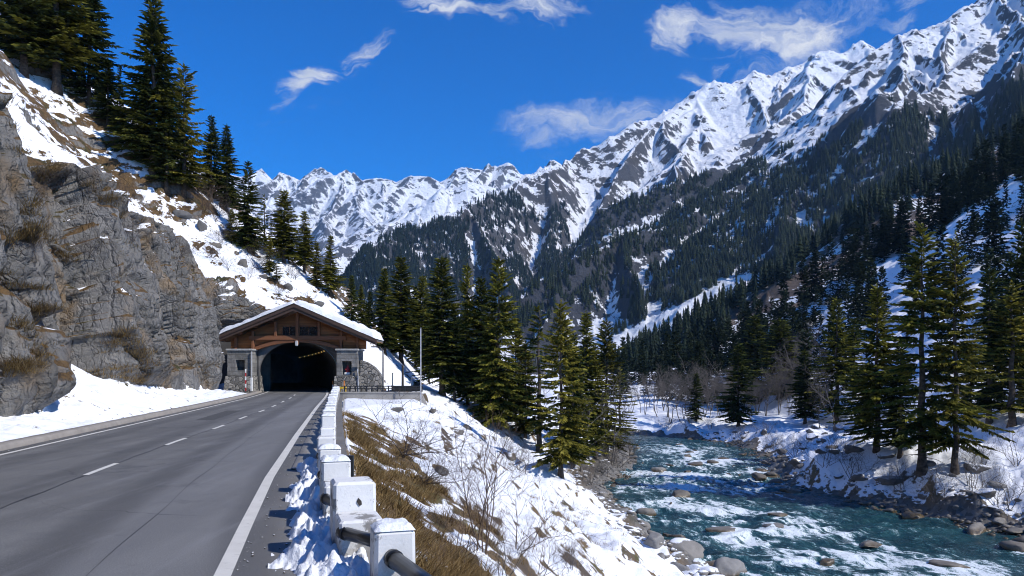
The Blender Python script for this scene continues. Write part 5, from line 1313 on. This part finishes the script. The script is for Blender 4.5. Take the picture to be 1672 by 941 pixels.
for a in [(92, 150, -150, 62, SP, 'huge dark spruce at the top left corner, its crown running out of the photo'), (146, 168, -40, 42, SD, 'tall dense spruce just right of the huge one in the top left corner'),
          (38, 120, -170, 55, SD, 'dark spruce behind the huge one at the extreme left edge'), (176, 205, 96, 22, SD, 'short spruce low between the two big spruce groups of the upper left'),
          (196, 222, 108, 16, SP, 'slim short spruce left of the tallest hillside spruce'), (250, 285, -12, 54, SP, 'tallest hillside spruce with layered open branches and a bare lower trunk'),
          (300, 318, 105, 42, SO, 'broad olive spruce leaning against the right of the tallest hillside spruce'), (272, 312, 140, 34, SD, 'dark full spruce at the foot of the tallest hillside spruce'),
          (345, 330, 190, 25, SD, 'left one of the pair of spruces standing against the sky over the cliff'), (370, 345, 205, 25, SP, 'right one of the pair of spruces standing against the sky over the cliff'),
          (405, 412, 265, 27, SP, 'slim pointed spruce above the portal roof, first before the snowy range'), (432, 410, 318, 15, ST, 'thin sparse spruce between two fuller ones above the portal'),
          (464, 430, 312, 27, SP, 'full spruce above the ridge of the portal roof'), (497, 445, 345, 23, SP, 'middling spruce right above the peak of the portal roof'),
          (517, 470, 396, 14, SO, 'small olive spruce beside the last tall one on the spur'), (540, 485, 385, 19, SP, 'last tall spruce down the spur before the valley opens'),
          (574, 530, 450, 14, SD, 'first of the small dark spruces on the end of the spur'), (590, 540, 465, 12, SP, 'second of the small dark spruces on the end of the spur'), (604, 552, 476, 12, SD, 'third and lowest of the small dark spruces on the end of the spur'),
          (378, 398, 342, 12, SO, 'small olive spruce under the pair that stands against the sky'), (452, 462, 412, 11, ST, 'thin young spruce in the middle of the snow slope above the portal'), (440, 450, 385, 12, SO, 'little spruce on the snowy slope above the portal roof')]:
    tree(*a, group=L_)
for a in [(628, 578, 438, 27, SP, 'spruce just right of the portal roof, left one of a close pair'), (655, 592, 421, 36, SP, 'spruce behind the terrace poles, right one of a close pair'), (678, 600, 468, 20, SD, 'small spruce tucked beside the mast'),
          (722, 645, 422, 46, SP, 'broad spruce behind the thin steel mast'), (763, 660, 434, 34, SP, 'narrow spruce between two broad ones above the river slope'), (814, 700, 424, 54, SP, 'tallest and darkest spruce of the river slope grove'),
          (842, 690, 520, 30, SO, 'olive spruce half hidden behind the tallest one of the grove'), (880, 735, 500, 42, ST, 'half bare spruce with a thin crown and grey trunk in the grove'), (916, 778, 494, 58, SO, 'big olive-green spruce lowest on the slope, near the shore'),
          (957, 745, 510, 42, SP, 'dark spruce behind the big olive one near the shore'), (990, 745, 524, 46, SO, 'last olive spruce of the grove, above the river bend'), (1012, 735, 600, 28, ST, 'low scrubby spruce at the very end of the grove'),
          (742, 655, 500, 26, SD, 'dark low spruce filling the gap in the middle of the grove'), (800, 690, 540, 30, SP, 'low bushy spruce in front of the tallest one of the grove'), (700, 625, 500, 20, SD, 'small spruce behind the mast top'), (690, 612, 452, 26, SP, 'slim spruce between the close pair and the broad spruce behind the mast'),
          (786, 675, 455, 34, SP, 'spruce just left of the tallest and darkest spruce of the grove'), (858, 715, 560, 32, SO, 'bushy olive spruce left of the half bare one'), (936, 765, 545, 36, SP, 'dark green spruce crowding the right side of the big olive one'), (972, 748, 565, 30, SO, 'low olive spruce between the last two tall ones of the grove')]:
    tree(*a, group=M_, wide=1.16)
for a in [(1506, 768, 372, 74, SR[1:2], 'tallest spruce of the right bank, left one of the big lit pair'), (1560, 772, 384, 62, SR[:1], 'right one of the big lit pair of spruces on the right bank'), (1432, 738, 468, 52, SR[2:], 'dark spruce left of the big lit pair'),
          (1366, 690, 488, 40, SR[2:], 'dark spruce with a thin lower trunk, second left of the big lit pair'), (1652, 695, 462, 64, SR[:1], 'olive open-branched spruce at the right edge of the photo'), (1616, 690, 438, 38, SD, 'dark spruce behind the olive one at the right edge'),
          (1205, 696, 562, 30, SD, 'dark spruce standing at the water where the river bends'), (1232, 655, 515, 33, SD, 'dark spruce behind the one at the river bend'), (1273, 650, 522, 44, SD, 'broad dark spruce above the bare trees of the far bank'),
          (1314, 692, 572, 24, SD, 'small spruce in front of the bare trees on the right bank'), (1137, 688, 610, 15, SD, 'smallest spruce, alone among the bare trees behind the river'), (1668, 660, 362, 42, SD, 'tall dark spruce cut by the right edge of the photo'),
          (1470, 745, 560, 36, SD, 'low dark spruce at the left foot of the big lit pair'), (1395, 650, 520, 26, SD, 'dark narrow spruce between two larger dark ones on the right bank'), (1585, 690, 560, 26, SD, 'dark young spruce just right of the big lit pair')]:
    tree(*a, group=R_, wide=1.38)
# woods on the right-hand spur and the valley floor: one mesh each, they are small
MT = []
for i in range(5):
    K, Qk, T = spruce_arrays(70+i, 15, 2.7, 1.0, .55, 6, .95, .42, .05, .85, .42)
    n0 = len(K); tb = trunk_mb(70+i, 15, .2, 0, 1.3, 5); tv = np.array([tuple(v) for v in tb.v]); 
    MT.append(mesh_np('spruce_tree', K, Qk, mats=[M['far_needles']], attrs={'tone': T}, smooth=False))
def small(x, y, H, label, group, name='spruce_tree'):
    z = drop(x, y)
    if z < -90: return
    o = add(name, MT[random.randrange(5)], None, (x, y, z-.3)); k = H/15; w = k*random.uniform(.9, 1.3); o.scale = (w, w, k); o.rotation_euler = (0, 0, random.random()*6.28)
    tag(o, label, 'tree', group)
g = np.random.default_rng(91); n = 0
while n < 120:
    x, y = 45+190*g.random(), 196+70*g.random()
    px = CX+x/y*F
    if px > 1760: continue
    lo = np.interp(x, [45, 70, 100, 130, 170, 240], [242, 238, 234, 228, 220, 212])
    if y < lo+8*noise(x*.06, y*.06): continue
    small(x, y, 10+8*g.random(), 'dark spruce in the dense belt along the crest of the shaded right-hand slope', 'spruces in the belt on the right-hand slope'); n += 1
n = 0
while n < 62:
    x, y = 52+105*g.random(), 105+115*g.random()
    if CX+x/y*F > 1730 or noise(x*.05, y*.05, 4) < -.12: continue
    small(x, y, 9+7*g.random(), 'dark spruce scattered on the open snow slope behind the right bank', 'spruces scattered on the snow slope'); n += 1
n = 0
while n < 62:
    x, y = 14+76*g.random(), 168+110*g.random()
    if x < 15+.0*y or CX+x/y*F > 1330: continue
    small(x, y, 9+8*g.random(), 'dark spruce in the valley floor wood behind the bare riverside trees', 'spruces on the valley floor'); n += 1

# bare trees on the far bank
BT = [bare_mesh('bare_tree', M['grey_twig'], 100+i, 6.5, .58, 4, .09, (4, 5), .35, n0=1+(i % 2), base_spread=.18) for i in range(4)]
n = 0
while n < 74:
    x, y = 20+62*g.random(), 139+30*g.random()
    if CX+x/y*F < 1030 or CX+x/y*F > 1360: continue
    z = drop(x, y)
    if z < WZ+.8: continue
    o = add('bare_tree', BT[n % 4], None, (x, y, z-.1)); s = .75+.5*g.random(); o.scale = (s, s, s*(.9+.3*g.random())); o.rotation_euler = (0, 0, 6.28*g.random())
    tag(o, 'leafless grey tree in the row along the far river bank', 'tree', 'bare trees along the far bank'); n += 1
for px, py, top, lb in ((1366, 705, 600, 'pale leafless birch in front of the dark spruces, right of the far bank row'), (1338, 700, 628, 'slim leafless tree at the right end of the far bank row'), (880, 715, 590, 'bare grey tree among the grove spruces over the shore'), (1000, 760, 640, 'bare shrubby tree on the shore at the end of the grove'), (948, 770, 650, 'bare shrubby tree beside the lowest spruce of the grove')):
    h = ray(px, py)
    if h is None: continue
    o = add('bare_tree', BT[random.randrange(4)], None, (h.x, h.y, h.z-.1)); s = (py-top)/F*h.y/6.5; o.scale = (s, s, s); o.rotation_euler = (0, 0, random.random()*6); tag(o, lb, 'tree')
# shrubs on the embankment
SHH = 0
SH = [bare_mesh('shrub', M['brown_twig'], 200, 2.6, .5, 4, .022, (3, 5), .35, n0=5, base_spread=.30, curl=.3, first=.15), bare_mesh('shrub', M['dark_twig'], 201, 2.6, .55, 4, .024, (4, 5), .10, n0=6, base_spread=.5, curl=.35, first=.2),
      bare_mesh('shrub', M['brown_twig'], 202, 2.4, .5, 4, .018, (3, 5), .25, n0=6, base_spread=.45, curl=.4, first=.1), bare_mesh('shrub', M['grey_twig'], 203, 2.2, .55, 4, .02, (3, 5), .15, n0=7, base_spread=.6, curl=.4, first=.1)]
def shrub(px, py, top, k, label, group=None, lean=0., wide=1.):
    h = ray(px, py)
    if h is None: return
    s = (py-top)/F*h.y/2.4
    o = add('shrub', SH[k], None, (h.x, h.y, h.z-.05)); o.scale = (s*wide, s*wide, s); o.rotation_euler = (0, lean, random.random()*6 if lean == 0 else 0); tag(o, label, 'shrub', group)
for a in [(786, 900, 728, 0, 'tall bare brown shrub with upright stems in front of the snowy bank', None, 0, .9), (842, 895, 790, 2, 'bare brown shrub right of the tall upright one', None, 0, 1.2), (745, 905, 800, 2, 'low tangled brown shrub left of the tall upright one', None, 0, 1.1),
          (655, 745, 655, 1, 'dark leafless bush leaning over the snow below the terrace wall', None, .55, 1.3), (690, 790, 715, 1, 'dark leafless bush below the leaning one, on the brown strip', None, .6, 1.2), (880, 935, 860, 2, 'bare brown shrub at the bottom edge, right of the grass', None, 0, 1.2),
          (820, 940, 850, 3, 'grey tangled twigs at the bottom edge under the tall shrub', None, 0, 1.2), (930, 925, 870, 3, 'thin grey twigs lying on the snow near the shingle', None, 0, 1.3), (700, 940, 870, 2, 'small brown shrub in the grass beside the black pipe', None, 0, 1.1)]:
    shrub(*a)
gs = [(345, 420, 395), (372, 440, 415), (405, 455, 430), (425, 425, 398), (455, 480, 458), (500, 492, 470), (360, 395, 370), (480, 455, 430), (205, 330, 300), (150, 420, 380), (175, 310, 268), (330, 345, 300), (352, 360, 318), (385, 372, 330), (215, 390, 355), (60, 330, 285), (290, 420, 385), (30, 410, 372), (420, 440, 405), (100, 300, 262)]
for px, py, t in gs: shrub(px, py, t, random.choice((1, 2)), 'leafless brown scrub clinging to the cliff and the slope above it', 'scrub on the cliff', 0, 1.3)
gs = [(850, 770, 720), (830, 745, 700), (1005, 760, 700), (1025, 745, 690), (985, 775, 725), (960, 790, 740), (1210, 720, 690), (1260, 735, 700), (1300, 745, 700), (1345, 760, 705), (1395, 780, 720), (1470, 800, 745), (1530, 815, 750), (1590, 800, 730), (1640, 830, 760), (1660, 760, 700), (1600, 760, 710), (1250, 710, 680), (1380, 740, 695), (1120, 700, 680), (1160, 700, 678), (1090, 700, 676)]
for px, py, t in gs: shrub(px, py, t, random.choice((2, 3, 3)), 'low leafless riverside shrub of thin brown twigs on the bank', 'low shrubs on the river banks', 0, 1.3)

# boulders
RM = [rock_mesh(300+i, M['boulder'], 3) for i in range(6)]; RD_ = [rock_mesh(320+i, M['dark_boulder'], 3) for i in range(6)]; R4 = [rock_mesh(340+i, M['boulder'], 4, .8, .10) for i in range(2)]
rocks = []
def water_pt(px, py): Y = (EYE-WZ)*F/(py-HY); return (px-CX)/F*Y, Y
for k, (px, py, w, h, me, lb) in enumerate([(1116, 917, 78, 34, R4[0], 'big pale rounded boulder at the edge of the water in the bottom middle'), (1192, 938, 72, 26, R4[1], 'big pale boulder cut by the bottom edge, right of the rounded one'), (1110, 812, 42, 14, RD_[0], 'dark rock breaking the water in mid-river, with foam behind'),
        (1054, 842, 34, 13, RM[1], 'tan boulder in the shallows near the left shore'), (1148, 925, 26, 8, RM[2], 'small pale stone touching the big rounded boulder'), (1180, 868, 60, 8, RM[3], 'low tawny rock ledge awash in the middle of the river'), (1262, 862, 50, 7, RM[4], 'tawny rock awash among the white rapids'),
        (1420, 892, 56, 9, RM[5], 'flat yellowish rock awash near the right bank rapids'), (1545, 925, 74, 9, RM[0], 'long yellowish rock awash at the lower right'), (1240, 783, 34, 12, RD_[1], 'dark rock at the tip of the gravel spit in the river'), (1165, 757, 22, 7, RD_[2], 'small dark rock in the upper rapids'),
        (1135, 760, 26, 6, RD_[3], 'small dark rock left in the upper rapids'), (1122, 747, 14, 5, RD_[4], 'tiny dark rock upstream of the upper rapids'), (1180, 750, 24, 5, RD_[5], 'flat dark rock at the head of the upper rapids'), (1270, 843, 44, 6, RM[2], 'low rock ledge on the lip of the middle rapids'),
        (1075, 770, 26, 8, RM[3], 'brown rock off the left shore at the river bend'), (1660, 900, 60, 18, RD_[1], 'dark boulder at the right edge of the water')]):
    x, y = water_pt(px, py); s = w/2/F*y; hz = h/F*y
    put_rock(me, x, y, WZ+hz*.25, s, s, hz*.95/.72, random.uniform(-.3, .3), lb); rocks.append((x, y, s))
def shore_points(n, side, lo, hi, y0, y1, seed):
    g = np.random.default_rng(seed); P = []
    while len(P) < n:
        X = 5+40*g.random(400); Y = y0+(y1-y0)*g.random(400)**1.5; d, s, a = river_d(X, Y); d = d+1.3*fbm(X*.12, Y*.12, 9., 3, 31)
        k = (d > lo) & (d < hi) & (s == side) & (g.random(400) < np.exp(-np.maximum(d, 0)*.17))
        P += list(zip(X[k], Y[k], d[k]))
    return P[:n]
for (x, y, d) in shore_points(112, -1, -1.2, 4.2, 36, 128, 5):
    s = .22+.62*random.random()**2.2; z = drop(x, y)
    put_rock(random.choice(RM), x, y, max(z, WZ-.15)+s*.12, s*1.25, s*1.1, s*.95, random.random()*6, 'grey stone in the cobble bank along the left shore', 'stones along the left shore', tilt=.25)
for (x, y, d) in shore_points(105, 1, -1.5, 4.5, 44, 134, 6):
    s = .28+.75*random.random()**2; z = drop(x, y)
    put_rock(random.choice(RD_+RM[:2]), x, y, max(z, WZ-.15)+s*.12, s*1.3, s*1.1, s*.9, random.random()*6, 'dark stone in the rocky edge along the right shore', 'stones along the right shore', tilt=.25)
gq = np.random.default_rng(8); n = 0
while n < 40:
    x, y = 20+32*gq.random(), 48+75*gq.random(); d, s_, a_ = river_d(np.array([x]), np.array([y]))
    if s_[0] < 0 or not 2.2 < d[0] < 9: continue
    s = .35+.8*random.random()**2; put_rock(random.choice(RD_), x, y, drop(x, y)+s*.05, s*1.3, s, s*1.1, random.random()*6, 'dark rock half buried in the snow of the right bank slope', 'rocks in the right bank snow', tilt=.3); n += 1
gq = np.random.default_rng(31); n = 0
while n < 20:
    x, y = 8+28*gq.random(), 46+76*gq.random()**1.2; d, s_, a_ = river_d(np.array([x]), np.array([y]))
    if not -9 < d[0] < -1.6: continue
    s = .22+.5*random.random()**2; put_rock(random.choice(RD_), x, y, WZ+.02, s*1.3, s, s*.8, random.random()*6, 'dark stone just breaking the surface of the rapids', 'stones awash in the rapids'); rocks.append((x, y, s)); n += 1
# shingle between the big stones
def shingle(n, seed):
    g = np.random.default_rng(seed); P = shore_points(n//2, -1, -.8, 4.5, 30, 130, seed)+shore_points(n//2, 1, -.8, 3.5, 40, 134, seed+1)
    bm = bmesh.new(); bmesh.ops.create_icosphere(bm, subdivisions=1, radius=1.); v = np.array([q.co[:] for q in bm.verts]); t = np.array([[q.index for q in f.verts] for f in bm.faces]); bm.free()
    V = []; T = []
    for i, (x, y, d) in enumerate(P):
        s = .08+.2*g.random()**2; w = v*(1+.18*g.normal(size=(len(v), 1)))*np.array([s*1.3, s, s*.65]); a = g.random()*6.28
        w = np.stack([w[:, 0]*math.cos(a)-w[:, 1]*math.sin(a), w[:, 0]*math.sin(a)+w[:, 1]*math.cos(a), w[:, 2]], 1)
        V.append(w+np.array([x, y, max(dropv(x, y), WZ-.12)+s*.2])); T.append(t+len(v)*i)
    tag(add('shingle', mesh_np('shingle', np.concatenate(V), None, np.concatenate(T), mats=[M['boulder']], smooth=False)), kind='stuff')
shingle(2600, 61)
for px, py, w, h, lb in [(745, 706, 26, 20, 'brown rock poking out of the snow below the grove'), (722, 772, 34, 26, 'brown pointed rock in the middle of the snowy embankment'), (762, 700, 22, 20, 'brown rock beside the path shadow above the embankment'), (706, 672, 30, 14, 'brown rock ledge below the end of the terrace wall'), (640, 668, 40, 16, 'brown rock ledge under the terrace wall'), (830, 745, 40, 24, 'brown rock face under the grove'), (352, 402, 34, 20, 'grey crag breaking through the snow above the portal, left end of the crags'), (395, 432, 30, 20, 'grey crag in the snow straight above the left eave of the portal'), (330, 372, 40, 24, 'grey crag at the top of the snow slope under the pair of spruces'), (432, 452, 26, 14, 'small crag in the snow above the peak of the portal roof'), (470, 470, 30, 16, 'brown crag in the snow right above the portal roof ridge'), (300, 352, 36, 20, 'grey crag below the tallest hillside spruce'), (520, 498, 26, 14, 'brown crag on the snow slope right of the portal ridge'), (1335, 700, 40, 18, 'dark snow-capped rock on the right bank between spruces'), (1370, 702, 34, 16, 'dark snow-capped rock under the thin-trunked spruce')]:
    h_ = ray(px, py)
    if h_ is None: continue
    s = w/2/F*h_.y; put_rock(random.choice(RD_), h_.x, h_.y, h_.z, s, s*.8, h/F*h_.y*.9, random.random()*6, lb, None, 'rock_outcrop', .3)
make_river(M, rocks)

# dry grass
g = np.random.default_rng(17); P = []
while len(P) < 2600:
    y = 4.5+34*g.random()**1.7; a = 4.8*g.random()**1.1; x = float(XA(y))+a+.05
    nn = float(fbm(x*.35, y*.16, 0, 4, 77))
    if a-.018*(y-8)+3.0*nn > 2.5 or float(fbm(x*.75, y*.55, 3., 4, 78)) < -.14 or fbm(np.array(x*1.6), np.array(y*1.6), 3., 3, 79) < .0: continue
    z = dropv(x, y)
    if z > -30: P.append((x, y, z))
grass_mesh(np.array(P), M, 3, lean=.95, per=15)
P = []
while len(P) < 1100:
    px, py = 5+395*g.random(), 150+480*g.random(); h = ray(px, py, 'h')
    if h is None or h.y > 62 or BH.find_nearest(h)[1].z < .42 or fbm(np.array(h.x*.3), np.array(h.y*.3), h.z*.3, 3, 99) < .0: continue
    P.append((h.x, h.y, h.z))
grass_mesh(np.array(P), M, 4, .08, .30, 12, .3, 'dry_grass', 'straw', .9)
P = []
while len(P) < 900:
    y = 14+46*g.random(); a = 1.5+13*g.random(); x = float(XA(y))+a; q = np.array([x]), np.array([y])
    if fbm(x*.28, y*.28, 5., 3, 98) < .12: continue
    z = dropv(x, y)
    if z > WZ+.8: P.append((x, y, z))
grass_mesh(np.array(P), M, 5, .06, .26, 14, .22, 'dry_grass', 'straw', .8)

# grit thrown to the road edges by the plough
g = np.random.default_rng(23); bm = bmesh.new(); bmesh.ops.create_icosphere(bm, subdivisions=1, radius=1.); gv = np.array([q.co[:] for q in bm.verts]); gt = np.array([[q.index for q in f.verts] for f in bm.faces]); bm.free()
GV = []; GT = []
for i in range(700):
    y = 4+26*g.random()**1.5
    x = float(XR(y))+.12+.5*g.random()**1.5 if g.random() < .6 else float(XL(y))-.05-.30*g.random()+(.6*g.random() if g.random() < .3 else 0)
    s = .004+.013*g.random()**3; w = gv*(1+.25*g.normal(size=(len(gv), 1)))*np.array([s*1.2, s, s*.7])
    GV.append(w+np.array([x, y, .004+s*.4])); GT.append(gt+len(gv)*i)
tag(add('grit', mesh_np('grit', np.concatenate(GV), None, np.concatenate(GT), mats=[M['dark_boulder']], smooth=False)), kind='stuff')
